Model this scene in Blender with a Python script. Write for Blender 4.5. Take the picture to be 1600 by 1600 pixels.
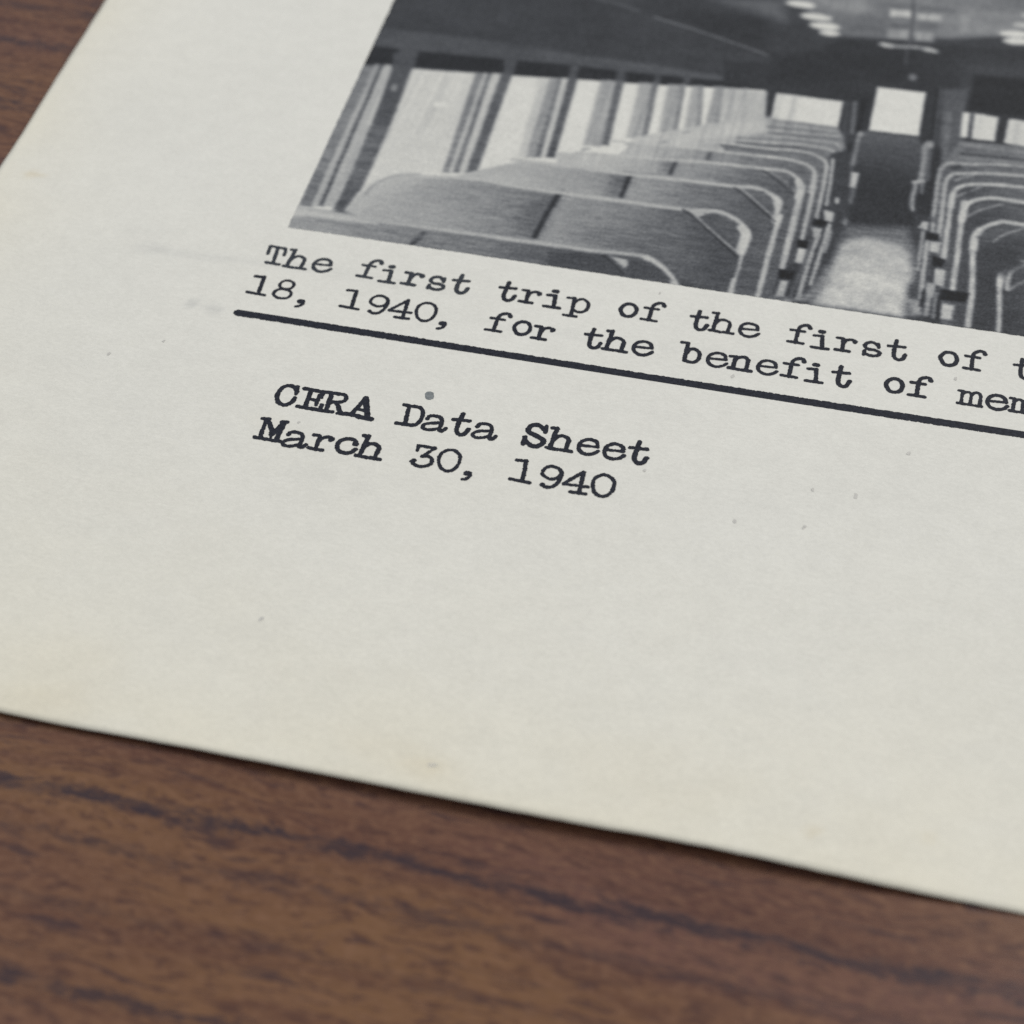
import bpy, math, random
import numpy as np
from mathutils import Matrix, Vector

# Close-up of one corner of a typed and printed data sheet on a wooden table.
# Scene units are metres; the sheet is laid out in millimetres (MM):
# x runs along the typed lines, y up the page, origin at the first typed letter.
MM = 0.001
for o in list(bpy.data.objects):
    bpy.data.objects.remove(o, do_unlink=True)
scene = bpy.context.scene
col = scene.collection

# ------------------------------------------------------------------ camera
cam_data = bpy.data.cameras.new("camera")
cam = bpy.data.objects.new("camera", cam_data)
col.objects.link(cam)
RIGHT = Vector((0.976573, 0.215168, 0.002720))
UP = Vector((-0.163635, 0.734358, 0.658742))
BACK = Vector((0.139743, -0.643755, 0.752364))
POS = Vector((46.576882, -113.883841, 105.358091)) * MM
m = Matrix((RIGHT, UP, BACK)).transposed().to_4x4()
m.translation = POS
cam.matrix_world = m
cam_data.sensor_width = 36.0
cam_data.lens = 63.0
cam_data.clip_start = 0.005
cam_data.clip_end = 20.0
cam_data.dof.use_dof = True
FOCUS = Vector((28.0, -11.5, 0.0)) * MM
cam_data.dof.focus_distance = (POS - FOCUS).dot(BACK)
cam_data.dof.aperture_fstop = 27.0
cam_data.dof.aperture_blades = 0
scene.camera = cam

# ------------------------------------------------------------------ light
world = bpy.data.worlds.new("World")
scene.world = world
world.use_nodes = True
bg = world.node_tree.nodes["Background"]
bg.inputs["Color"].default_value = (0.95, 0.97, 1.0, 1.0)
bg.inputs["Strength"].default_value = 0.455

def area(name, loc, target, size, size_y, power, color):
    d = bpy.data.lights.new(name, 'AREA')
    d.shape = 'RECTANGLE'; d.size = size; d.size_y = size_y
    d.energy = power; d.color = color
    o = bpy.data.objects.new(name, d); col.objects.link(o)
    o.location = loc
    o.rotation_euler = (Vector(target) - Vector(loc)).to_track_quat('-Z', 'Y').to_euler()
    return o
area("ceiling_light", (1.35, 1.25, 1.7), (0.03, 0, 0), 1.3, 0.9, 40.5, (1.0, 0.955, 0.90))
area("window_light", (-1.9, 0.55, 1.35), (0.0, 0, 0), 1.3, 1.3, 17.5, (0.90, 0.95, 1.0))

scene.cycles.use_denoising = False        # leave the fine photographic grain in
scene.view_settings.view_transform = 'Standard'
scene.view_settings.look = 'None'
scene.view_settings.exposure = 0.0
scene.view_settings.gamma = 1.0
scene.view_settings.use_curve_mapping = False

# ------------------------------------------------------------------ helpers
rng = np.random.default_rng(11)
random.seed(4)

def link(name, verts, faces, mat, parent=None, smooth=False):
    me = bpy.data.meshes.new(name)
    me.from_pydata([tuple(v) for v in verts], [], [tuple(f) for f in faces])
    me.update()
    if smooth:
        me.polygons.foreach_set("use_smooth", [True] * len(me.polygons))
    ob = bpy.data.objects.new(name, me)
    col.objects.link(ob)
    if mat: me.materials.append(mat)
    if parent: ob.parent = parent
    return ob

def grid_mesh(name, X, Y, Z, mat, parent=None):
    """regular grid (ny, nx) -> smooth quad mesh, built fast"""
    ny, nx = X.shape
    co = np.stack([X, Y, Z], -1).reshape(-1, 3).astype(np.float32) * MM
    idx = np.arange(ny * nx).reshape(ny, nx)
    q = np.stack([idx[:-1, :-1], idx[:-1, 1:], idx[1:, 1:], idx[1:, :-1]], -1).reshape(-1, 4)
    me = bpy.data.meshes.new(name)
    me.vertices.add(len(co)); me.vertices.foreach_set("co", co.ravel())
    me.loops.add(q.size); me.loops.foreach_set("vertex_index", q.ravel().astype(np.int32))
    me.polygons.add(len(q))
    me.polygons.foreach_set("loop_start", np.arange(0, q.size, 4, dtype=np.int32))
    me.polygons.foreach_set("use_smooth", np.ones(len(q), dtype=bool))
    me.update(calc_edges=True)
    ob = bpy.data.objects.new(name, me); col.objects.link(ob)
    me.materials.append(mat)
    if parent: ob.parent = parent
    return ob

def vnoise(x, y, seed):
    """smooth value noise in [-1,1] at arrays x, y (lattice of 256)"""
    r = np.random.default_rng(seed).uniform(-1, 1, (256, 256))
    xi = np.floor(x).astype(int); yi = np.floor(y).astype(int)
    fx = x - xi; fy = y - yi
    fx = fx * fx * (3 - 2 * fx); fy = fy * fy * (3 - 2 * fy)
    a = r[yi & 255, xi & 255]; b = r[yi & 255, (xi + 1) & 255]
    c = r[(yi + 1) & 255, xi & 255]; d = r[(yi + 1) & 255, (xi + 1) & 255]
    return (a * (1 - fx) + b * fx) * (1 - fy) + (c * (1 - fx) + d * fx) * fy

def sstep(a, b, x):
    t = np.clip((x - a) / (b - a), 0, 1)
    return t * t * (3 - 2 * t)

# ------------------------------------------------------------------ sheet shape
TABLE_Z = -0.35          # table top below the plane of the typed page, mm
SHEET_L, SHEET_B = -29.15, -50.40
SHEET_R, SHEET_T = SHEET_L + 215.9, SHEET_B + 279.4
THICK = 0.10
EDGE_X = [-40, -29, -5, 3, 14, 28, 37, 48, 55, 61, 66, 74, 110, 190]
EDGE_Z = [0.16, 0.14, 0.08, 0.13, 0.36, 0.52, 0.56, 0.56, 0.38, 0.04, -0.14, -0.22, -0.10, -0.22]
EDGE_Y = [0.40, 0.38, 0.30, 0.22, 0.10, 0.0, -0.03, 0.0, -0.05, -0.03, 0.0, 0.0, 0.0, 0.0]   # the cut is not quite straight

def height(x, y):
    """how far the top face of the sheet stands off the page plane (mm)"""
    x = np.asarray(x, float); y = np.asarray(y, float)
    e = sum(np.interp(x + k, EDGE_X, EDGE_Z) for k in (-3, -1.5, 0, 1.5, 3)) / 5
    d = np.maximum(y - SHEET_B, 0)
    h = e * np.exp(-(d / 15.0) ** 1.5)
    h = h + 0.55 * sstep(2, 45, y) * np.exp(-np.maximum(x - SHEET_L, 0) / 9.0)
    h = h + 0.05 * np.sin(x / 13.0 + 0.6) * np.sin(y / 17.0 + 1.0) * sstep(-40, -25, y)
    return np.maximum(h, TABLE_Z + THICK + 0.01)

# ------------------------------------------------------------------ materials
def new_mat(name):
    mt = bpy.data.materials.new(name); mt.use_nodes = True
    nt = mt.node_tree
    return mt, nt, nt.nodes["Principled BSDF"]

def N(nt, typ, **kw):
    n = nt.nodes.new(typ)
    for k, v in kw.items():
        setattr(n, k, v)
    return n

def mathn(nt, op, a, b=None, c=None, clamp=False):
    n = N(nt, 'ShaderNodeMath', operation=op, use_clamp=clamp)
    for i, v in enumerate((a, b, c)):
        if v is None: continue
        if isinstance(v, (int, float)): n.inputs[i].default_value = v
        else: nt.links.new(v, n.inputs[i])
    return n.outputs[0]

def mixc(nt, fac, a, b, blend='MIX'):
    n = N(nt, 'ShaderNodeMix', data_type='RGBA', blend_type=blend)
    for s, v in ((n.inputs[0], fac), (n.inputs[6], a), (n.inputs[7], b)):
        if isinstance(v, (int, float)): s.default_value = v
        elif isinstance(v, tuple): s.default_value = (*v, 1.0)
        else: nt.links.new(v, s)
    return n.outputs[2]

def ramp(nt, v, a, b, lo=0.0, hi=1.0):
    n = N(nt, 'ShaderNodeMapRange', interpolation_type='SMOOTHSTEP')
    nt.links.new(v, n.inputs[0])
    for i, k in ((1, a), (2, b), (3, lo), (4, hi)): n.inputs[i].default_value = k
    return n.outputs[0]

def coords_mm(nt, scale, rot=0.0, loc=(0, 0, 0)):
    tc = N(nt, 'ShaderNodeTexCoord')
    mp = N(nt, 'ShaderNodeMapping')
    mp.inputs['Scale'].default_value = tuple(1000.0 * s for s in scale)
    mp.inputs['Rotation'].default_value = (0, 0, rot)
    mp.inputs['Location'].default_value = loc
    nt.links.new(tc.outputs['Object'], mp.inputs[0])
    return mp.outputs[0]

def noise(nt, vec, scale=1.0, detail=3.0, rough=0.55, dist=0.0):
    n = N(nt, 'ShaderNodeTexNoise')
    n.inputs['Scale'].default_value = scale
    n.inputs['Detail'].default_value = detail
    n.inputs['Roughness'].default_value = rough
    n.inputs['Distortion'].default_value = dist
    nt.links.new(vec, n.inputs['Vector'])
    return n.outputs[0]

def paper_fibre(nt):
    """mottled, slightly horizontal fibre pattern in 0..1 around 0.5, plus a bump height"""
    a = noise(nt, coords_mm(nt, (0.40, 0.60, 1)), 1.0, 4.0, 0.62)
    b = noise(nt, coords_mm(nt, (1.9, 3.6, 1), 0.12), 1.0, 4.0, 0.65, 0.5)
    c = noise(nt, coords_mm(nt, (7.0, 11.0, 1)), 1.0, 2.0, 0.6)
    d = noise(nt, coords_mm(nt, (0.06, 0.08, 1)), 1.0, 2.0, 0.5)
    s = mathn(nt, 'MULTIPLY_ADD', a, 0.20, 0.0)
    s = mathn(nt, 'MULTIPLY_ADD', b, 0.36, s)
    s = mathn(nt, 'MULTIPLY_ADD', c, 0.34, s)
    s = mathn(nt, 'MULTIPLY_ADD', d, 0.10, s)
    h = mathn(nt, 'MULTIPLY_ADD', c, 0.6, mathn(nt, 'MULTIPLY', b, 0.8))
    return s, h

PAPER_RGB = (0.660, 0.659, 0.618)
AGED_RGB = (0.685, 0.655, 0.545)

paper, nt, bs = new_mat("aged paper")
s, h = paper_fibre(nt)
att = N(nt, 'ShaderNodeVertexColor', layer_name="tone")
sep = N(nt, 'ShaderNodeSeparateColor')
nt.links.new(att.outputs[0], sep.inputs[0])
blot = noise(nt, coords_mm(nt, (0.09, 0.12, 1)), 1.0, 3.0, 0.6)
yel = mathn(nt, 'MULTIPLY', sep.outputs[0], ramp(nt, blot, 0.25, 0.75, 0.85, 1.15), clamp=True)
c = mixc(nt, yel, PAPER_RGB, AGED_RGB)
c = mixc(nt, sep.outputs[1], c, (0.58, 0.50, 0.34))          # brown age spots
c = mixc(nt, sep.outputs[2], c, (0.30, 0.31, 0.32))          # grey smudges
f = ramp(nt, s, 0.32, 0.68, 0.905, 1.075)
v = N(nt, 'ShaderNodeCombineColor')
for i in range(3): nt.links.new(f, v.inputs[i])
c = mixc(nt, 1.0, c, v.outputs[0], 'MULTIPLY')
nt.links.new(c, bs.inputs['Base Color'])
bs.inputs['Roughness'].default_value = 0.72
bs.inputs['Specular IOR Level'].default_value = 0.25
bp = N(nt, 'ShaderNodeBump'); bp.inputs['Strength'].default_value = 0.35; bp.inputs['Distance'].default_value = 0.00005
nt.links.new(h, bp.inputs['Height']); nt.links.new(bp.outputs[0], bs.inputs['Normal'])

printed, nt, bs = new_mat("printed photograph")
s, h = paper_fibre(nt)
att = N(nt, 'ShaderNodeVertexColor', layer_name="ink")
f = ramp(nt, s, 0.30, 0.70, 0.88, 1.12)
v = N(nt, 'ShaderNodeCombineColor')
for i in range(3): nt.links.new(f, v.inputs[i])
c = mixc(nt, 1.0, att.outputs[0], v.outputs[0], 'MULTIPLY')
nt.links.new(c, bs.inputs['Base Color'])
bs.inputs['Roughness'].default_value = 0.6
bs.inputs['Specular IOR Level'].default_value = 0.2
bp = N(nt, 'ShaderNodeBump'); bp.inputs['Strength'].default_value = 0.3; bp.inputs['Distance'].default_value = 0.00005
nt.links.new(h, bp.inputs['Height']); nt.links.new(bp.outputs[0], bs.inputs['Normal'])

def ink_material(name, lo, hi):
    mt, nt, bs = new_mat(name)
    a = noise(nt, coords_mm(nt, (3.0, 4.5, 1)), 1.0, 3.0, 0.65)
    b = noise(nt, coords_mm(nt, (14.0, 18.0, 1)), 1.0, 2.0, 0.6)
    k = ramp(nt, mathn(nt, 'MULTIPLY_ADD', b, 0.5, mathn(nt, 'MULTIPLY', a, 0.5)), 0.36, 0.66)
    nt.links.new(mixc(nt, k, lo, hi), bs.inputs['Base Color'])
    bs.inputs['Roughness'].default_value = 0.6
    bs.inputs['Specular IOR Level'].default_value = 0.2
    return mt
ink = ink_material("typewriter ink", (0.004, 0.005, 0.010), (0.026, 0.030, 0.043))
ink_soft = ink_material("worn typewriter ink", (0.016, 0.020, 0.027), (0.050, 0.058, 0.070))
ink_grey = ink_material("grey ink spot", (0.13, 0.145, 0.15), (0.24, 0.26, 0.265))
speck_mat = ink_material("paper speck", (0.43, 0.425, 0.40), (0.58, 0.57, 0.54))

wood, nt, bs = new_mat("walnut table top")
ROT = 0.022
g0 = coords_mm(nt, (1, 1, 1), ROT)
warp = noise(nt, coords_mm(nt, (0.020, 0.055, 1), ROT), 1.0, 3.0, 0.55)
warp2 = noise(nt, coords_mm(nt, (0.10, 0.30, 1), ROT), 1.0, 3.0, 0.6)
sx = N(nt, 'ShaderNodeSeparateXYZ'); nt.links.new(g0, sx.inputs[0])
yy = mathn(nt, 'MULTIPLY_ADD', mathn(nt, 'SUBTRACT', warp, 0.5), 7.0, sx.outputs[1])
yy = mathn(nt, 'MULTIPLY_ADD', mathn(nt, 'SUBTRACT', warp2, 0.5), 2.2, yy)
cv = N(nt, 'ShaderNodeCombineXYZ'); nt.links.new(sx.outputs[0], cv.inputs[0]); nt.links.new(yy, cv.inputs[1])
def stretched(sx_, sy_, detail=4.0, rough=0.6):
    mp = N(nt, 'ShaderNodeMapping'); mp.inputs['Scale'].default_value = (sx_, sy_, 1)
    nt.links.new(cv.outputs[0], mp.inputs[0])
    return noise(nt, mp.outputs[0], 1.0, detail, rough)
broad = stretched(0.014, 0.06, 3.0)
hue = stretched(0.016, 0.045, 2.0)
band = stretched(0.035, 0.42, 4.0)
fleck = stretched(0.11, 1.0, 6.0, 0.72)
pore = stretched(0.42, 1.7, 5.0, 0.70)
fine = stretched(0.9, 3.2, 5.0, 0.70)
c = mixc(nt, ramp(nt, broad, 0.36, 0.64), (0.106, 0.046, 0.030), (0.156, 0.077, 0.036))
c = mixc(nt, ramp(nt, hue, 0.48, 0.66, 0.0, 0.8), c, (0.128, 0.060, 0.048))
c = mixc(nt, ramp(nt, band, 0.46, 0.66, 0.0, 0.70), c, (0.072, 0.028, 0.021))
c = mixc(nt, ramp(nt, fine, 0.42, 0.64, 0.0, 0.55), c, (0.200, 0.104, 0.060))
c = mixc(nt, ramp(nt, pore, 0.50, 0.62, 0.0, 0.72), c, (0.058, 0.025, 0.021))
c = mixc(nt, ramp(nt, fleck, 0.545, 0.66, 0.0, 0.78), c, (0.040, 0.022, 0.026))
# dark annual lines: a few separate veins at their own places across the board
brk = ramp(nt, stretched(0.22, 0.9, 5.0, 0.7), 0.36, 0.56, 0.08, 1.0)
edge = mathn(nt, 'MULTIPLY', mathn(nt, 'SUBTRACT', stretched(0.22, 1.4, 4.0, 0.7), 0.5), 2.0)
vein = None
yv = mathn(nt, 'ADD', sx.outputs[1], edge)
yv = mathn(nt, 'ADD', yv, mathn(nt, 'MULTIPLY', mathn(nt, 'SUBTRACT', stretched(0.8, 2.2, 4.0, 0.75), 0.5), 3.2))
lowwarp = mathn(nt, 'MULTIPLY', mathn(nt, 'SUBTRACT', noise(nt, coords_mm(nt, (0.028, 0.0, 1), ROT), 1.0, 2.0, 0.5), 0.5), 2.4)
yv = mathn(nt, 'ADD', yv, lowwarp)
for y0, wdt, amt in ((-54.8, 0.75, 0.92), (-68.6, 0.55, 0.85), (-58.3, 0.5, 0.5), (-63.0, 0.4, 0.35), (-74.5, 0.8, 0.8),
                     (-87.0, 0.7, 0.8), (8.0, 0.6, 0.6), (17.0, 0.9, 0.7), (27.0, 0.7, 0.75), (33.0, 0.7, 0.6), (47.0, 0.8, 0.7), (66.0, 0.8, 0.8)):
    d = mathn(nt, 'ABSOLUTE', mathn(nt, 'SUBTRACT', yv, y0))
    k = ramp(nt, d, wdt * 0.25, wdt * 1.25, amt, 0.0)
    vein = k if vein is None else mathn(nt, 'MAXIMUM', vein, k)
vein = mathn(nt, 'MULTIPLY', vein, brk)
c = mixc(nt, vein, c, (0.030, 0.019, 0.026))
nt.links.new(c, bs.inputs['Base Color'])
bs.inputs['Roughness'].default_value = 0.34
bs.inputs['Specular IOR Level'].default_value = 0.30
bs.inputs['Coat Weight'].default_value = 0.08
bs.inputs['Coat Roughness'].default_value = 0.18
bp = N(nt, 'ShaderNodeBump'); bp.inputs['Strength'].default_value = 0.25; bp.inputs['Distance'].default_value = 0.00004
nt.links.new(fine, bp.inputs['Height']); nt.links.new(bp.outputs[0], bs.inputs['Normal'])

# ------------------------------------------------------------------ table top
import bmesh
bm = bmesh.new()
bmesh.ops.create_cube(bm, size=1.0)
for v_ in bm.verts:
    v_.co.x = v_.co.x * 1.30 + 0.05
    v_.co.y = v_.co.y * 0.75 + 0.145
    v_.co.z = (v_.co.z - 0.5) * 0.028 + TABLE_Z * MM
bmesh.ops.bevel(bm, geom=bm.edges[:], offset=0.003, segments=3, affect='EDGES', profile=0.5)
me = bpy.data.meshes.new("table_top"); bm.to_mesh(me); bm.free()
me.materials.append(wood)
table = bpy.data.objects.new("table_top", me); col.objects.link(table)
table["kind"] = "structure"

# ------------------------------------------------------------------ sheet of paper
def lines(a, b, c_, fine_step, coarse_step):
    f_ = np.linspace(a, b, int(round((b - a) / fine_step)) + 1)
    g_ = np.linspace(b, c_, int(round((c_ - b) / coarse_step)) + 1)[1:]
    return np.concatenate([f_, g_])
gx = lines(SHEET_L, 76.0, SHEET_R, 0.5, 4.0)
gy = lines(SHEET_B, 66.0, SHEET_T, 0.5, 4.0)
X, Y = np.meshgrid(gx, gy)
# the cut edge of the old sheet is not perfectly straight
jl = (0.05 * vnoise(gy / 7.0, gy * 0 + 3.3, 5) + 0.025 * vnoise(gy / 1.3, gy * 0 + 9.1, 6))
jb = (0.07 * vnoise(gx / 9.0, gx * 0 + 1.3, 7) + 0.025 * vnoise(gx / 1.1, gx * 0 + 5.1, 8))
X[:, 0] += jl; Y[0, :] += jb
Y += np.interp(X, EDGE_X, EDGE_Y) * np.clip(1 - (Y - SHEET_B) / 12.0, 0, 1)
Zt = height(X, Y)
sheet = grid_mesh("data_sheet", X, Y, Zt, paper)
me = sheet.data
ny, nx = X.shape
# underside and cut edges
bm = bmesh.new(); bm.from_mesh(me)
bm.verts.ensure_lookup_table()
co = np.stack([X, Y, Zt - THICK], -1).reshape(-1, 3) * MM
step = 6
ix = sorted(set(list(range(0, nx, step)) + [nx - 1])); iy = sorted(set(list(range(0, ny, step)) + [ny - 1]))
def low(j, i): return bm.verts.new(co[j * nx + i])
lowv = {}
border = [(0, i) for i in range(nx)] + [(j, nx - 1) for j in range(1, ny)] + \
         [(ny - 1, i) for i in range(nx - 2, -1, -1)] + [(j, 0) for j in range(ny - 2, 0, -1)]
for j, i in border: lowv[(j, i)] = low(j, i)
for j in iy:
    for i in ix:
        if (j, i) not in lowv: lowv[(j, i)] = low(j, i)
bm.verts.ensure_lookup_table()
n_b = len(border)
for k in range(n_b):
    a, b = border[k], border[(k + 1) % n_b]
    bm.faces.new((bm.verts[b[0] * nx + b[1]], bm.verts[a[0] * nx + a[1]], lowv[a], lowv[b]))
for jj in range(len(iy) - 1):
    for ii in range(len(ix) - 1):
        j0, j1, i0, i1 = iy[jj], iy[jj + 1], ix[ii], ix[ii + 1]
        ring = [(j0, i0)]
        if j0 == 0: ring += [(0, i) for i in range(i0 + 1, i1)]
        ring += [(j0, i1)]
        if i1 == nx - 1: ring += [(j, nx - 1) for j in range(j0 + 1, j1)]
        ring += [(j1, i1)]
        if j1 == ny - 1: ring += [(ny - 1, i) for i in range(i1 - 1, i0, -1)]
        ring += [(j1, i0)]
        if i0 == 0: ring += [(j, 0) for j in range(j1 - 1, j0, -1)]
        bm.faces.new([lowv[r] for r in reversed(ring)])
bm.to_mesh(me); bm.free()
# age tone (R), brown spots (G), grey smudges (B)
vc = np.zeros(len(me.vertices) * 3, np.float32); me.vertices.foreach_get("co", vc)
vx, vy = vc[0::3] / MM, vc[1::3] / MM
db, dl = vy - SHEET_B, vx - SHEET_L
wob = 1 + 0.15 * vnoise(vx / 11, vy / 9, 21)
yel = 0.62 * np.exp(-db / (13.0 * wob)) + 0.22 * np.exp(-db / 30.0) + 0.55 * np.exp(-dl / (5.0 * wob)) + 0.12 * np.exp(-dl / 25.0)
spots = np.zeros_like(vx); smud = np.zeros_like(vx)
def blob(arr, x, y, rx, ry, amt, ang=0.0):
    u = (vx - x) * math.cos(ang) + (vy - y) * math.sin(ang); w = -(vx - x) * math.sin(ang) + (vy - y) * math.cos(ang)
    r = np.sqrt((u / rx) ** 2 + (w / ry) ** 2) * (1 + 0.35 * vnoise(vx / (rx * 0.6) + 7, vy / (ry * 0.6) + 3, 31))
    arr += amt * (1 - sstep(0.35, 1.15, r))
for b in [[25.08, -48.1, 6, 2.2, 0.12, -0.2], [26.06, -48.32, 2.2, 1.0, 0.12, -0.2], [52.98, -47.56, 0.8, 0.8, 0.28], [60.77, -46.19, 0.7, 0.7, 0.15], [-25.83, 7.51, 1.2, 0.6, 0.45], [-2.07, -48.88, 5, 2, 0.12], [26.78, -48.1, 0.9, 0.4, 0.15, -0.2], [41.04, -46.43, 8, 5, 0.06], [5.53, -18.56, 2.5, 1.5, 0.05], [-0.44, -45.63, 6, 4, 0.07]]: blob(spots, *b)
for b in [[-5.31, -6.32, 1.0, 0.7, 0.26, -0.05], [-3.45, -6.49, 1.1, 0.7, 0.26, -0.05], [-11.38, -0.11, 2.4, 0.9, 0.13, -0.05], [-6.85, -0.16, 4.5, 0.8, 0.1, -0.03], [-0.4, 0.21, 5, 0.7, 0.1], [19.26, -19.59, 2.5, 1.2, 0.05], [10.72, -23.2, 2.5, 1.2, 0.06], [14.57, -23.75, 1.5, 1.0, 0.05], [43.92, -18.59, 4, 2, 0.03], [-12.52, 2.17, 3, 1.5, 0.04], [-14.13, -15.25, 6, 3, 0.03], [26.36, -2.98, 12, 1.0, 0.05], [10.21, 0.14, 9, 1.2, 0.06], [41.78, -2.76, 10, 1.0, 0.05], [1.82, -6.81, 3, 0.8, 0.03]]: blob(smud, *b)
tone = np.stack([np.clip(yel, 0, 1), np.clip(spots, 0, 1), np.clip(smud, 0, 1), np.ones_like(vx)], -1).astype(np.float32)
ca = me.color_attributes.new("tone", 'FLOAT_COLOR', 'POINT'); ca.data.foreach_set("color", tone.ravel())
sheet["label"] = "aged cream paper sheet with typed lines and a printed photograph, lying on the table"
sheet["category"] = "paper sheet"

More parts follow.
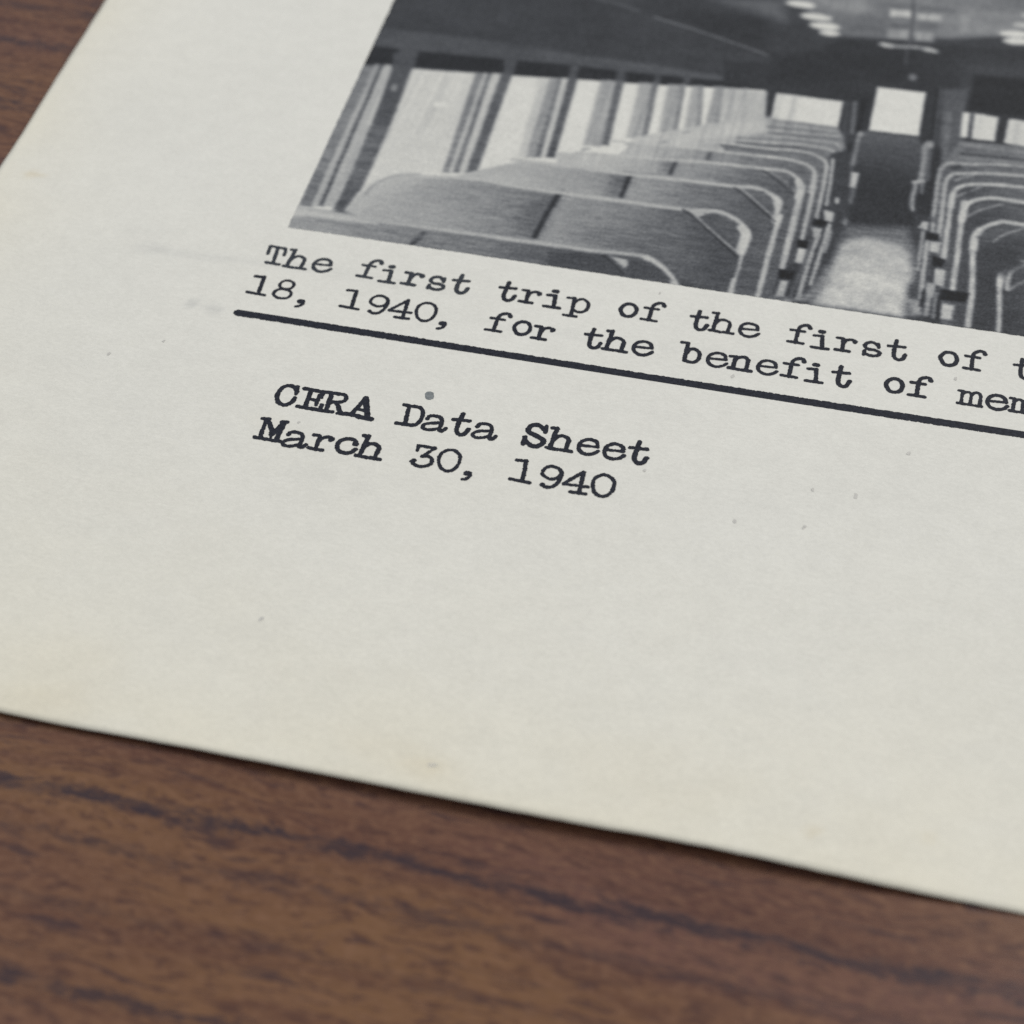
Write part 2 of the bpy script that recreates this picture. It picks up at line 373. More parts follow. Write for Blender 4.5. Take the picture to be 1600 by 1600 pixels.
# ------------------------------------------------------------------ printed photograph
# tone drawing of a rail-car interior: polygons and strokes in page millimetres
PICTURE = [[0,[[-51.93,128.07],[148.18,173.56],[116.45,3.24],[0.35,-22.65]],70,0.12],
[0,[[-2.61,37.53],[25.94,41.62],[23.54,55.63],[-5.83,49.03]],73,1.5],
[0,[[0.2,37.7],[16.05,38.02],[20.08,37.67],[25.03,37.43],[29.9,37.41],[35.55,37.02],[34.94,35.9],[30.19,35.6],[25.39,35.4],[20.17,35.56],[14.07,34.97],[4.45,34.28],[-1.69,34.27]],87,0.4],
[0,[[11.75,45.52],[20.86,47.57],[25.11,46.42],[30.45,44.37],[38.99,41.7],[39.46,37.9],[29.82,37.95],[13.48,37.67]],71,0.8],
[0,[[27.68,46.11],[38.92,42.25],[38.23,47.88],[31.54,48.17]],63,1.0],
[0,[[32.09,50.1],[39.42,51.74],[39.91,47.67],[36.43,48.97]],100,1.2],
[1,[[20.13,47.86],[22.43,47.32],[25.12,46.37]],92,0.3,0.333,1],
[1,[[26.75,45.66],[32.15,44.03],[39.01,41.56]],124,0.16,0.2,1],
[1,[[16.14,36.85],[25.13,36.9],[34.85,36.59]],93,0.3,0.2,1],
[0,[[-3.08,34.41],[0.07,34.43],[4.4,34.49],[13.4,35.05],[20.17,35.56],[25.35,35.61],[30.78,35.95],[39.65,36.41],[39.8,35.14],[31.04,34.26],[25.71,33.61],[21.29,33.16],[14.01,32.3],[4.44,31.25],[-2.02,30.69]],57,0.25],
[0,[[2.59,34.54],[4.46,34.51],[4.88,31.35],[2.93,31.25]],86,0.25],
[0,[[13.25,35.13],[14.64,35.1],[14.69,32.45],[13.72,32.45]],86,0.25],
[0,[[20.02,35.64],[20.81,35.59],[20.94,33.3],[20.15,33.34]],86,0.25],
[0,[[24.64,36.01],[25.57,35.88],[25.69,33.71],[24.77,33.83]],86,0.25],
[0,[[28.44,36.08],[29.03,36.0],[29.2,34.17],[28.63,34.15]],86,0.25],
[0,[[31.3,36.29],[31.95,36.21],[32.09,34.49],[31.52,34.48]],86,0.25],
[0,[[-1.96,30.48],[4.42,31.36],[13.99,32.4],[21.26,33.32],[25.68,33.76],[31.02,34.42],[39.55,35.63],[40.31,29.56],[34.69,26.76],[29.05,23.47],[23.62,19.57],[18.33,15.65],[12.75,13.44],[7.69,9.47],[-0.89,7.55]],203,0.15,[[6.83,22.06],205,[37.07,31.97],212]],
[0,[[4.78,31.22],[11.19,31.83],[11.49,16.07],[9.47,15.49],[5.5,13.02],[5.11,17.86]],198,0.8],
[0,[[-0.37,31.03],[1.02,31.11],[1.07,8.5],[-0.16,8.42]],122,0.2],
[0,[[0.92,31.32],[1.38,31.35],[1.69,8.72],[0.99,8.68]],168,0.2],
[0,[[1.3,31.41],[1.89,31.44],[2.14,8.86],[1.63,8.82]],96,0.2],
[0,[[1.81,31.52],[2.66,31.57],[3.08,8.99],[2.09,8.92]],170,0.2],
[0,[[1.15,31.23],[0.99,31.2],[0.93,24.93],[0.53,20.64],[0.85,21.75]],140,0.5],
[0,[[2.14,33.7],[4.5,34.23],[4.65,31.41],[4.94,23.19],[4.87,15.32],[4.84,12.51],[4.38,9.86],[4.19,8.57],[3.09,8.63],[3.3,14.23],[3.1,21.74],[2.65,31.3]],92,0.25,[[3.61,30.68],86,[3.79,11.44],98]],
[0,[[3.23,21.25],[4.73,21.59],[4.53,12.08],[3.75,10.48],[3.14,13.71]],104,0.7],
[0,[[3.96,28.02],[4.0,27.77],[3.99,27.56],[3.92,27.43],[3.81,27.41],[3.68,27.49],[3.56,27.67],[3.47,27.91],[3.43,28.16],[3.45,28.37],[3.52,28.5],[3.63,28.53],[3.75,28.44],[3.88,28.26]],150,0.3],
[0,[[11.0,32.12],[11.89,32.16],[12.23,16.07],[11.54,16.03]],132,0.2],
[0,[[11.81,32.3],[12.25,32.32],[12.63,16.2],[12.17,16.17]],182,0.2],
[0,[[12.17,32.38],[12.72,32.41],[13.16,16.29],[12.52,16.25]],118,0.2],
[0,[[12.66,32.49],[13.57,32.54],[13.74,16.42],[13.11,16.38]],184,0.2],
[0,[[13.47,32.67],[14.6,32.73],[14.72,16.57],[13.69,16.51]],98,0.22],
[0,[[9.4,26.43],[9.38,26.28],[9.23,26.14],[9.0,26.03],[8.73,25.97],[8.47,25.97],[8.28,26.04],[8.19,26.15],[8.21,26.3],[8.36,26.44],[8.59,26.55],[8.86,26.61],[9.12,26.61],[9.31,26.55]],218,0.4],
[0,[[17.27,32.64],[18.39,32.7],[18.78,19.92],[18.02,19.87]],188,0.3],
[0,[[18.35,32.88],[19.18,32.93],[19.57,20.08],[18.68,20.02]],148,0.2],
[0,[[19.11,33.05],[19.65,33.08],[20.14,20.25],[19.51,20.21]],116,0.2],
[0,[[19.61,33.17],[20.12,33.19],[20.6,20.37],[20.09,20.34]],184,0.2],
[0,[[20.16,33.29],[21.12,33.34],[21.38,20.49],[20.56,20.44]],92,0.2],
[0,[[23.44,33.7],[25.12,33.79],[25.43,23.18],[23.68,23.07]],158,0.3],
[0,[[24.06,33.84],[24.38,33.85],[24.69,23.24],[24.31,23.21]],148,0.2],
[0,[[24.86,34.02],[25.66,34.06],[26.02,23.48],[25.32,23.44]],102,0.2],
[0,[[27.18,34.18],[28.55,34.26],[28.82,25.16],[27.41,25.08]],160,0.3],
[0,[[27.83,34.33],[27.99,34.34],[28.36,25.25],[28.13,25.24]],150,0.2],
[0,[[28.42,34.46],[29.05,34.49],[29.4,25.43],[28.82,25.39]],118,0.2],
[0,[[30.01,34.54],[31.5,34.62],[31.67,26.68],[30.3,26.6]],156,0.3],
[0,[[31.21,34.81],[31.72,34.84],[32.07,26.92],[31.64,26.9]],130,0.2],
[0,[[32.42,34.81],[33.53,34.87],[33.78,27.89],[32.55,27.82]],158,0.3],
[0,[[32.98,34.94],[33.45,34.96],[34.22,28.11],[33.69,28.08]],135,0.2],
[0,[[34.45,35.13],[35.58,35.19],[35.92,29.0],[34.56,28.92]],154,0.3],
[0,[[35.03,35.26],[35.35,35.28],[35.62,29.11],[35.32,29.09]],140,0.2],
[0,[[35.69,35.14],[39.78,35.35],[40.02,29.6],[36.02,29.38]],176,0.3],
[0,[[36.15,35.24],[36.54,35.26],[36.86,29.51],[36.55,29.5]],160,0.2],
[0,[[37.38,35.52],[37.78,35.54],[37.99,29.77],[37.68,29.75]],162,0.2],
[0,[[34.74,39.61],[40.13,40.27],[46.28,46.19],[64.16,48.14],[107.03,46.6],[104.11,22.88],[64.95,22.29],[53.84,31.05],[40.06,30.54],[39.75,35.56],[35.24,36.07]],63,0.3],
[0,[[39.31,41.77],[52.8,45.36],[54.4,40.7],[40.21,36.97]],59,1.2],
[0,[[57.94,44.82],[76.75,47.37],[76.61,37.7],[58.38,36.75]],72,1.2],
[0,[[39.32,52.63],[40.24,51.93],[43.02,49.26],[46.07,46.66],[49.78,46.97],[56.15,48.26],[61.53,50.05],[64.06,51.48],[79.9,49.19],[94.0,131.31],[29.71,116.75]],122,0.6,[[42.68,52.48],118,[39.57,81.89],150]],
[0,[[41.84,52.59],[47.87,53.95],[48.38,51.95],[47.16,50.78],[44.17,51.0]],138,1.0],
[0,[[44.99,49.4],[50.12,50.85],[50.36,47.83],[46.21,46.9]],108,1.0],
[0,[[55.02,53.44],[63.96,54.56],[64.05,51.63],[61.53,50.19],[55.49,48.54]],128,0.8],
[0,[[50.41,52.35],[52.5,52.58],[52.59,51.35],[50.51,51.06]],186,0.3],
[0,[[53.05,52.25],[55.65,52.54],[55.64,51.35],[53.13,51.08]],172,0.35],
[0,[[53.35,53.82],[57.28,54.1],[57.25,53.2],[53.42,52.84]],108,0.4],
[0,[[49.25,53.35],[52.53,53.78],[52.57,53.19],[49.31,52.61]],112,0.3],
[0,[[50.77,49.82],[52.47,50.05],[52.51,49.39],[50.82,49.18]],96,0.3],
[0,[[53.42,50.35],[55.36,50.55],[55.4,49.98],[53.47,49.69]],104,0.3],
[0,[[50.54,48.59],[52.63,48.92],[52.69,47.34],[50.49,47.13]],152,0.35],
[0,[[53.2,48.9],[55.06,48.97],[55.07,47.53],[53.28,47.33]],150,0.35],
[1,[[50.51,46.91],[52.69,46.99],[55.09,47.16]],84,0.2,0.267,1],
[1,[[49.95,45.92],[51.48,45.86],[53.87,46.17],[55.53,45.83]],160,0.3,0.467,1],
[0,[[51.23,45.78],[51.17,45.64],[50.98,45.55],[50.73,45.52],[50.44,45.55],[50.19,45.65],[50.02,45.79],[49.96,45.95],[50.02,46.09],[50.21,46.18],[50.47,46.21],[50.75,46.17],[51.0,46.08],[51.18,45.94]],185,0.3],
[0,[[55.45,45.88],[55.38,45.74],[55.21,45.65],[54.96,45.62],[54.7,45.65],[54.46,45.75],[54.3,45.89],[54.24,46.04],[54.31,46.18],[54.48,46.28],[54.73,46.31],[55.0,46.27],[55.23,46.18],[55.4,46.04]],182,0.3],
[1,[[52.55,55.3],[52.8,51.16],[52.78,46.78]],90,0.16,0.3,0],
[0,[[57.58,53.12],[58.35,53.15],[58.4,49.92],[57.67,49.9]],150,0.5],
[0,[[42.8,51.31],[42.65,51.06],[42.23,50.85],[41.6,50.73],[40.91,50.73],[40.27,50.84],[39.83,51.04],[39.66,51.29],[39.8,51.55],[40.23,51.76],[40.85,51.88],[41.55,51.88],[42.19,51.77],[42.63,51.57]],208,0.3],
[0,[[44.65,49.33],[44.5,49.06],[44.05,48.84],[43.41,48.72],[42.68,48.72],[42.02,48.83],[41.55,49.04],[41.38,49.3],[41.53,49.57],[41.98,49.79],[42.63,49.91],[43.36,49.92],[44.02,49.8],[44.48,49.59]],205,0.3],
[0,[[45.66,47.89],[45.52,47.61],[45.08,47.39],[44.45,47.26],[43.74,47.25],[43.1,47.37],[42.65,47.58],[42.48,47.86],[42.63,48.14],[43.06,48.36],[43.7,48.49],[44.41,48.5],[45.05,48.38],[45.5,48.16]],207,0.3],
[0,[[45.75,46.76],[45.65,46.54],[45.36,46.36],[44.93,46.26],[44.46,46.25],[44.03,46.34],[43.72,46.52],[43.61,46.74],[43.71,46.97],[44.0,47.15],[44.42,47.26],[44.9,47.26],[45.33,47.16],[45.63,46.99]],204,0.3],
[0,[[39.96,52.79],[39.84,52.53],[39.49,52.32],[38.96,52.2],[38.37,52.2],[37.83,52.31],[37.44,52.52],[37.3,52.78],[37.41,53.04],[37.77,53.25],[38.3,53.37],[38.9,53.37],[39.44,53.26],[39.82,53.05]],205,0.3],
[0,[[65.15,52.65],[65.04,52.41],[64.73,52.18],[64.28,52.02],[63.78,51.95],[63.33,51.99],[63.01,52.14],[62.9,52.35],[63.01,52.59],[63.32,52.82],[63.77,52.98],[64.28,53.05],[64.73,53.01],[65.04,52.87]],175,0.3],
[0,[[64.8,50.92],[64.64,50.65],[64.19,50.39],[63.56,50.19],[62.85,50.1],[62.2,50.12],[61.76,50.27],[61.6,50.49],[61.75,50.77],[62.2,51.03],[62.84,51.23],[63.55,51.32],[64.19,51.3],[64.64,51.15]],206,0.3],
[0,[[64.99,49.73],[64.84,49.44],[64.42,49.16],[63.82,48.96],[63.15,48.87],[62.54,48.91],[62.12,49.07],[61.97,49.33],[62.11,49.62],[62.53,49.9],[63.14,50.1],[63.81,50.19],[64.42,50.15],[64.84,49.99]],206,0.3],
[0,[[66.99,49.29],[66.86,49.0],[66.51,48.73],[66.0,48.54],[65.44,48.47],[64.93,48.52],[64.58,48.69],[64.46,48.95],[64.58,49.24],[64.93,49.5],[65.44,49.69],[66.01,49.77],[66.52,49.72],[66.87,49.54]],205,0.3],
[0,[[65.59,54.53],[65.49,54.31],[65.22,54.12],[64.83,53.97],[64.4,53.91],[64.01,53.95],[63.74,54.08],[63.65,54.28],[63.74,54.49],[64.01,54.7],[64.4,54.84],[64.83,54.9],[65.22,54.86],[65.49,54.73]],165,0.3],
[0,[[53.92,41.0],[53.9,40.76],[53.8,40.55],[53.65,40.41],[53.47,40.37],[53.3,40.44],[53.17,40.6],[53.12,40.82],[53.14,41.07],[53.24,41.28],[53.39,41.42],[53.57,41.46],[53.74,41.39],[53.87,41.23]],128,0.3],
[1,[[52.57,45.31],[52.68,43.08]],92,0.3,0.2,1],
[0,[[56.51,39.54],[58.98,40.09],[58.97,28.43],[56.77,27.69]],92,0.4],
[0,[[57.04,35.92],[57.64,36.05],[57.63,28.37],[57.11,28.26]],112,0.3],
[1,[[56.28,39.49],[56.22,30.57]],95,0.15,0.2,1],
[1,[[56.05,39.44],[56.02,31.29]],52,0.15,0.267,1],
[1,[[48.31,35.55],[48.45,30.61]],112,0.2,0.4,1],
[1,[[47.62,35.4],[47.73,29.43]],84,0.3,0.333,1],
[1,[[49.1,36.26],[48.98,30.73]],50,0.3,0.4,1],
[0,[[59.48,42.66],[68.98,43.42],[69.07,37.05],[59.0,36.62]],54,0.4],
[0,[[40.6,35.35],[47.15,35.42],[47.04,31.15],[40.5,30.98]],207,0.16],
[0,[[42.16,35.24],[42.7,35.31],[42.68,31.34],[42.14,31.32]],188,0.3],
[0,[[40.74,35.19],[42.16,35.24],[42.14,31.32],[40.62,31.06]],197,0.3],
[1,[[40.34,35.91],[40.45,31.15]],62,0.2,0.333,1],
[0,[[50.22,38.53],[54.93,38.64],[54.75,31.51],[50.0,31.35]],212,0.14],
[0,[[58.67,36.2],[59.6,36.31],[59.48,32.27],[58.62,32.23]],207,0.14],
[0,[[59.81,36.28],[62.12,36.14],[61.88,32.29],[59.71,32.22]],205,0.16],
[0,[[60.4,36.28],[60.7,36.27],[60.51,32.19],[60.21,32.23]],188,0.2],
[0,[[63.08,36.09],[70.59,36.09],[70.33,31.47],[62.77,32.24]],197,0.16],
[0,[[63.47,36.05],[64.23,36.09],[63.9,32.16],[63.15,32.25]],186,0.3],
[1,[[59.45,36.2],[59.38,32.24]],80,0.12,0.2,0],
[0,[[49.55,31.17],[54.76,31.36],[55.86,27.98],[56.76,16.31],[48.44,14.45],[48.88,25.18]],66,0.3,[[52.19,30.68],92,[51.73,23.37],60]],
[0,[[47.2,28.55],[48.69,28.88],[49.29,14.64],[47.18,14.16]],54,0.3],
[0,[[28.1,25.39],[34.42,28.65],[40.47,31.26],[47.11,31.08],[48.11,28.25],[47.76,18.44],[45.26,4.56],[42.54,3.96],[30.1,17.33]],150,0.3,[[32.53,24.75],182,[44.26,28.91],128]],
[0,[[31.33,26.52],[35.87,29.34],[40.28,31.24],[40.58,28.85],[36.22,26.85],[31.82,25.36]],184,0.6],
[0,[[40.35,30.74],[46.97,30.92],[47.7,29.68],[40.55,29.1]],150,0.3],
[1,[[40.46,29.85],[47.19,30.2]],110,0.15,0.2,1],
[1,[[40.58,28.85],[47.27,29.38]],104,0.15,0.233,1],
[1,[[40.52,29.35],[47.08,29.79]],160,0.12,0.167,1],
[0,[[31.42,25.41],[31.4,25.3],[31.31,25.16],[31.16,25.02],[30.97,24.91],[30.79,24.86],[30.66,24.86],[30.59,24.93],[30.6,25.04],[30.7,25.18],[30.85,25.32],[31.04,25.43],[31.21,25.49],[31.35,25.48]],150,0.25],
[0,[[28.33,24.47],[28.32,24.36],[28.22,24.21],[28.07,24.08],[27.89,23.97],[27.71,23.91],[27.57,23.92],[27.5,23.98],[27.52,24.1],[27.61,24.24],[27.76,24.38],[27.95,24.48],[28.12,24.54],[28.26,24.54]],150,0.25],
[0,[[33.34,27.51],[33.32,27.39],[33.23,27.25],[33.07,27.11],[32.88,27.0],[32.7,26.94],[32.57,26.95],[32.5,27.01],[32.51,27.13],[32.61,27.27],[32.77,27.41],[32.95,27.52],[33.13,27.58],[33.27,27.57]],150,0.25],
[0,[[24.4,22.7],[24.39,22.59],[24.29,22.45],[24.14,22.32],[23.96,22.21],[23.79,22.15],[23.65,22.16],[23.58,22.22],[23.59,22.33],[23.68,22.47],[23.83,22.61],[24.01,22.72],[24.19,22.77],[24.33,22.77]],150,0.25],
[0,[[38.21,26.3],[38.19,26.19],[38.1,26.05],[37.94,25.91],[37.76,25.8],[37.58,25.74],[37.44,25.75],[37.38,25.82],[37.39,25.93],[37.49,26.07],[37.65,26.21],[37.83,26.32],[38.01,26.38],[38.15,26.37]],150,0.25],
[0,[[37.67,27.53],[46.13,28.61],[47.57,27.62],[48.04,18.5],[46.91,5.78],[43.53,5.02],[37.88,25.95]],128,0.2],
[1,[[40.64,28.4],[45.2,28.71],[47.23,28.55],[47.77,27.36]],165,0.12,0.267,1],
[0,[[37.78,26.74],[44.52,27.64],[46.69,27.32],[47.18,26.03],[46.71,17.27],[41.69,19.92]],112,0.15],
[1,[[35.92,26.83],[40.76,27.41],[44.51,27.74],[46.67,27.52],[47.28,26.25],[47.25,21.17],[47.14,18.77]],172,0.12,0.333,1],
[0,[[35.99,26.34],[40.89,26.33],[43.91,26.6],[45.91,26.05],[46.53,24.7],[46.3,16.72],[45.71,5.51],[41.69,19.92]],108,0.15],
[1,[[32.3,26.23],[37.83,26.35],[40.88,26.42],[43.9,26.7],[45.84,26.13],[46.65,24.73],[46.59,20.07],[46.29,13.51]],178,0.12,0.367,1],
[0,[[27.98,24.34],[35.71,24.86],[41.05,25.06],[43.01,24.9],[44.61,24.66],[45.32,23.64],[45.39,20.75],[44.83,13.19],[44.89,5.33],[42.98,4.9],[35.89,18.63],[26.94,21.5]],130,0.15,[[29.64,23.6],172,[43.0,23.91],104]],
[1,[[35.65,24.85],[35.52,23.62]],92,0.25,0.4,0],
[1,[[26.43,24.3],[33.43,24.95],[35.7,24.96],[41.04,25.16],[43.16,25.13],[44.77,24.8],[45.61,23.71],[45.58,21.76],[45.52,14.25]],180,0.12,0.4,1],
[0,[[43.7,24.66],[44.59,24.27],[45.13,23.21],[45.09,22.42]],100,0.1],
[0,[[22.03,21.4],[29.56,22.29],[32.69,22.59],[36.41,22.93],[40.75,23.11],[42.73,23.16],[43.86,22.73],[44.48,21.51],[44.32,17.67],[44.0,8.56],[43.58,4.61],[41.95,4.25],[36.3,15.88],[23.62,19.57]],120,0.15,[[33.6,21.8],150,[42.68,21.59],95]],
[0,[[21.4,21.46],[29.56,22.29],[32.57,22.56],[32.35,20.54],[27.25,19.79],[21.79,19.55]],172,0.2,[[25.17,21.1],180,[31.26,21.28],158]],
[0,[[31.38,22.37],[32.62,22.77],[32.42,20.63],[31.51,20.67]],118,0.7],
[1,[[32.65,22.83],[32.42,20.63]],66,0.18,0.4,0],
[1,[[23.2,21.76],[29.55,22.38],[32.67,22.73],[36.39,23.12],[40.72,23.3],[42.7,23.4],[43.78,22.91],[44.64,21.64],[44.63,20.11],[44.42,16.76],[44.19,10.8]],178,0.12,0.433,1],
[1,[[44.23,22.13],[44.6,20.96],[44.49,19.79]],186,0.15,0.667,1],
[1,[[40.69,23.1],[42.36,21.76],[44.21,19.89]],62,0.1,0.167,1],
[1,[[41.61,22.93],[42.77,22.09],[44.13,20.59]],150,0.1,0.167,1],
[0,[[42.05,23.03],[43.28,22.82],[44.09,21.66],[43.98,20.68]],108,0.1],
[0,[[18.43,19.39],[23.62,19.57],[28.2,19.61],[33.43,19.81],[38.53,19.89],[40.19,19.97],[41.86,19.48],[42.83,18.28],[42.88,16.42],[42.55,5.65],[39.6,4.99],[30.73,13.7],[20.88,15.07],[14.72,15.43]],112,0.15,[[29.95,18.26],150,[40.88,16.9],92]],
[0,[[14.37,16.91],[18.43,19.39],[23.62,19.57],[28.81,19.55],[28.48,16.3],[24.32,16.04],[20.77,15.62],[12.3,15.27]],166,0.25,[[17.96,17.32],172,[27.71,17.27],140]],
[0,[[27.08,19.07],[28.73,19.56],[28.57,16.22],[27.3,16.22]],100,1.0],
[1,[[28.81,19.58],[28.54,16.31]],60,0.2,0.467,0],
[1,[[17.51,19.39],[18.73,19.46],[23.62,19.57],[28.2,19.61],[33.42,19.9],[38.5,20.07],[40.33,20.29],[41.95,19.7],[43.11,18.43],[43.15,16.66],[42.86,11.85],[42.57,5.49]],178,0.12,0.467,1],
[1,[[42.49,19.15],[43.01,17.75],[42.94,15.96]],188,0.18,0.867,1],
[1,[[38.54,19.89],[39.56,19.07],[42.8,15.89]],56,0.1,0.187,1],
[1,[[39.19,19.93],[40.39,18.74],[42.67,16.47]],155,0.1,0.2,1],
[0,[[39.66,19.83],[41.27,19.98],[42.32,18.86],[42.55,17.16],[40.92,18.65]],98,0.12],
[0,[[9.48,14.74],[14.67,15.61],[18.37,15.47],[22.94,15.35],[28.93,15.45],[34.4,15.54],[37.51,15.68],[39.32,14.51],[40.12,13.77],[40.11,11.68],[40.01,5.26],[34.96,5.67],[27.35,8.02],[20.05,7.83],[13.53,7.82],[7.57,7.68],[4.31,8.53],[4.9,10.73],[6.6,13.51]],104,0.15,[[23.7,13.06],146,[38.2,10.8],84]],
[0,[[4.31,8.53],[5.52,11.83],[7.11,13.91],[9.43,14.92],[14.65,15.7],[18.35,15.56],[22.87,15.42],[21.97,8.8],[17.59,8.27],[13.49,7.99],[7.5,7.94]],150,0.3,[[7.45,10.36],168,[21.98,11.28],118]],
[0,[[4.26,8.71],[4.45,10.16],[5.11,12.21],[5.95,13.61],[7.49,14.8],[9.5,15.38],[8.57,14.2],[7.25,12.21],[6.3,10.1],[5.55,8.41]],176,0.5],
[1,[[5.32,11.42],[6.05,13.27],[7.52,14.69],[9.53,15.26]],150,0.25,0.2,1],
[1,[[7.45,10.36],[8.29,12.93],[10.2,15.04]],172,0.4,0.2,1],
[0,[[20.99,14.57],[22.8,15.34],[21.95,8.97],[19.83,8.84],[19.52,10.26]],104,1.3],
[1,[[22.82,15.37],[22.22,11.56],[21.89,8.91]],56,0.22,0.533,0],
[1,[[6.6,13.51],[9.43,14.92],[14.64,15.75],[18.35,15.56],[22.91,15.53],[28.9,15.63],[34.31,15.71],[37.39,16.12],[39.13,15.48],[40.47,14.21],[40.74,13.0],[40.45,10.41],[40.15,5.12]],176,0.12,0.467,1],
[1,[[39.99,14.29],[40.47,13.3],[40.3,11.09]],192,0.2,0.933,1],
[1,[[34.4,15.64],[35.18,15.2],[37.59,12.81],[40.18,10.14]],52,0.1,0.2,0],
[1,[[34.98,15.67],[36.34,14.34],[39.73,11.12]],160,0.1,0.233,0],
[0,[[34.56,15.88],[37.37,16.16],[36.45,15.38],[35.88,14.85]],170,0.12],
[0,[[36.4,15.54],[38.53,15.24],[39.83,13.71],[39.88,11.7],[38.0,13.51]],96,0.14],
[1,[[40.17,10.24],[40.19,8.7],[40.1,7.53]],70,0.2,0.267,1],
[0,[[-1.68,8.13],[7.57,7.68],[13.55,7.73],[20.07,7.74],[27.35,8.02],[30.72,8.33],[32.59,8.21],[34.04,7.12],[35.32,5.58],[36.03,2.5],[0.4,1.46]],120,0.15,[[3.62,6.7],150,[26.05,7.19],92]],
[0,[[-1.56,8.53],[1.92,8.37],[7.45,8.12],[7.64,7.42],[1.04,7.24],[-1.19,6.55]],185,0.35],
[1,[[-0.84,8.41],[3.22,8.1],[7.5,7.94],[13.49,7.99],[20.0,8.08],[27.31,8.19],[30.64,8.48],[32.52,8.29],[33.97,7.2],[35.34,5.42]],172,0.16,0.5,1],
[1,[[32.22,8.39],[33.92,7.18],[35.37,5.25]],182,0.16,0.667,1],
[1,[[11.97,7.2],[11.7,6.23],[11.37,5.48]],84,0.15,0.533,0],
[1,[[2.36,6.88],[8.44,6.68],[14.43,6.57],[20.32,6.62]],128,0.4,0.267,1],
[1,[[28.35,7.79],[29.08,7.27],[30.63,5.7]],52,0.1,0.2,1],
[0,[[28.98,7.83],[30.53,7.69],[31.0,6.83],[30.54,6.54],[29.86,7.16]],172,0.14],
[0,[[30.93,7.59],[32.65,7.88],[33.92,7.01],[35.01,5.73],[31.4,5.58],[30.64,6.37]],82,0.14],
[0,[[25.98,7.55],[28.24,7.73],[30.51,5.67],[30.2,5.32],[23.93,5.06],[23.48,7.29]],80,0.2],
[0,[[46.8,27.01],[48.71,28.15],[49.56,16.02],[48.9,12.86],[47.6,8.39],[47.07,5.83],[43.74,5.9],[44.53,12.95],[46.37,18.83]],70,0.25],
[1,[[47.1,26.13],[47.19,23.11],[47.16,19.24]],166,0.12,0.333,1],
[1,[[45.69,23.24],[45.74,21.41],[45.5,14.03]],178,0.12,0.433,1],
[1,[[46.54,25.3],[46.68,23.92],[46.44,16.85]],172,0.12,0.367,1],
[1,[[44.68,21.4],[44.58,16.66],[44.22,9.71]],176,0.12,0.533,1],
[1,[[43.68,22.09],[43.33,17.26]],84,0.2,0.467,1],
[1,[[45.35,20.41],[44.84,10.26]],84,0.2,0.4,1],
[1,[[46.27,21.75],[45.97,14.78]],92,0.2,0.333,1],
[0,[[46.98,18.57],[47.98,18.3],[47.92,16.96],[47.25,17.03]],178,0.15],
[0,[[46.2,15.81],[47.1,15.79],[47.02,14.58],[46.48,14.46]],165,0.15],
[0,[[45.3,12.74],[46.22,12.69],[46.02,10.53],[45.22,10.66]],182,0.15],
[0,[[44.3,7.96],[44.96,8.01],[44.82,5.83],[44.03,5.76]],165,0.15],
[0,[[46.2,17.13],[47.46,16.97],[47.48,16.1],[46.23,16.15]],46,0.14],
[0,[[45.11,13.83],[46.42,13.8],[46.4,12.73],[45.17,12.71]],46,0.14],
[0,[[43.98,9.45],[45.38,9.34],[45.33,8.3],[44.0,8.21]],46,0.14],
[1,[[46.86,14.76],[46.44,11.04],[46.07,5.91]],160,0.14,0.433,1],
[1,[[47.72,16.48],[47.4,12.95],[46.9,8.03]],168,0.14,0.4,1],
[1,[[46.33,14.0],[45.94,10.09],[45.34,5.95]],100,0.2,0.267,1],
[1,[[47.94,15.66],[47.7,12.59]],150,0.15,0.267,1],
[0,[[47.79,11.77],[48.7,12.18],[48.58,10.68],[47.62,8.19],[47.08,8.28]],74,0.25],
[0,[[48.03,10.77],[48.73,10.51],[48.52,8.6],[47.2,5.86],[46.15,5.83],[47.36,8.13]],135,0.5],
[0,[[48.27,20.16],[48.27,19.94],[48.23,19.76],[48.15,19.65],[48.05,19.63],[47.95,19.7],[47.88,19.86],[47.83,20.06],[47.84,20.28],[47.88,20.46],[47.96,20.57],[48.06,20.59],[48.15,20.52],[48.23,20.36]],170,0.15],
[0,[[49.31,17.28],[49.31,17.07],[49.27,16.89],[49.19,16.78],[49.09,16.76],[49.0,16.83],[48.92,16.98],[48.88,17.18],[48.88,17.39],[48.93,17.57],[49.01,17.68],[49.1,17.7],[49.2,17.63],[49.27,17.48]],140,0.3],
[1,[[49.2,30.68],[49.09,28.72],[48.98,25.14]],132,0.2,0.4,1],
[0,[[48.92,24.61],[49.67,24.59],[49.53,22.26],[49.03,22.37]],180,0.2],
[1,[[49.4,22.23],[49.31,20.16]],120,0.3,0.333,1],
[0,[[49.57,30.64],[49.55,30.47],[49.48,30.32],[49.38,30.22],[49.25,30.19],[49.13,30.24],[49.04,30.35],[49.0,30.51],[49.01,30.68],[49.08,30.83],[49.18,30.93],[49.31,30.96],[49.43,30.91],[49.52,30.8]],150,0.25],
[1,[[48.91,25.24],[49.54,25.26]],58,0.15,0.267,1],
[0,[[49.34,16.84],[54.77,17.62],[55.49,15.19],[56.1,10.29],[56.03,5.64],[47.09,5.74],[48.44,10.65],[48.8,13.9]],112,0.7],
[0,[[48.96,13.62],[49.67,14.79],[51.11,15.5],[52.76,15.33],[54.28,15.03],[55.12,13.83],[55.59,11.83],[55.46,9.95],[55.2,8.05],[55.2,5.46],[47.44,5.51],[48.27,8.34],[48.62,11.53]],182,0.55,[[51.2,14.44],172,[51.57,7.24],184]],
[0,[[50.03,11.01],[53.6,11.6],[53.83,8.76],[50.01,8.32]],191,0.9],
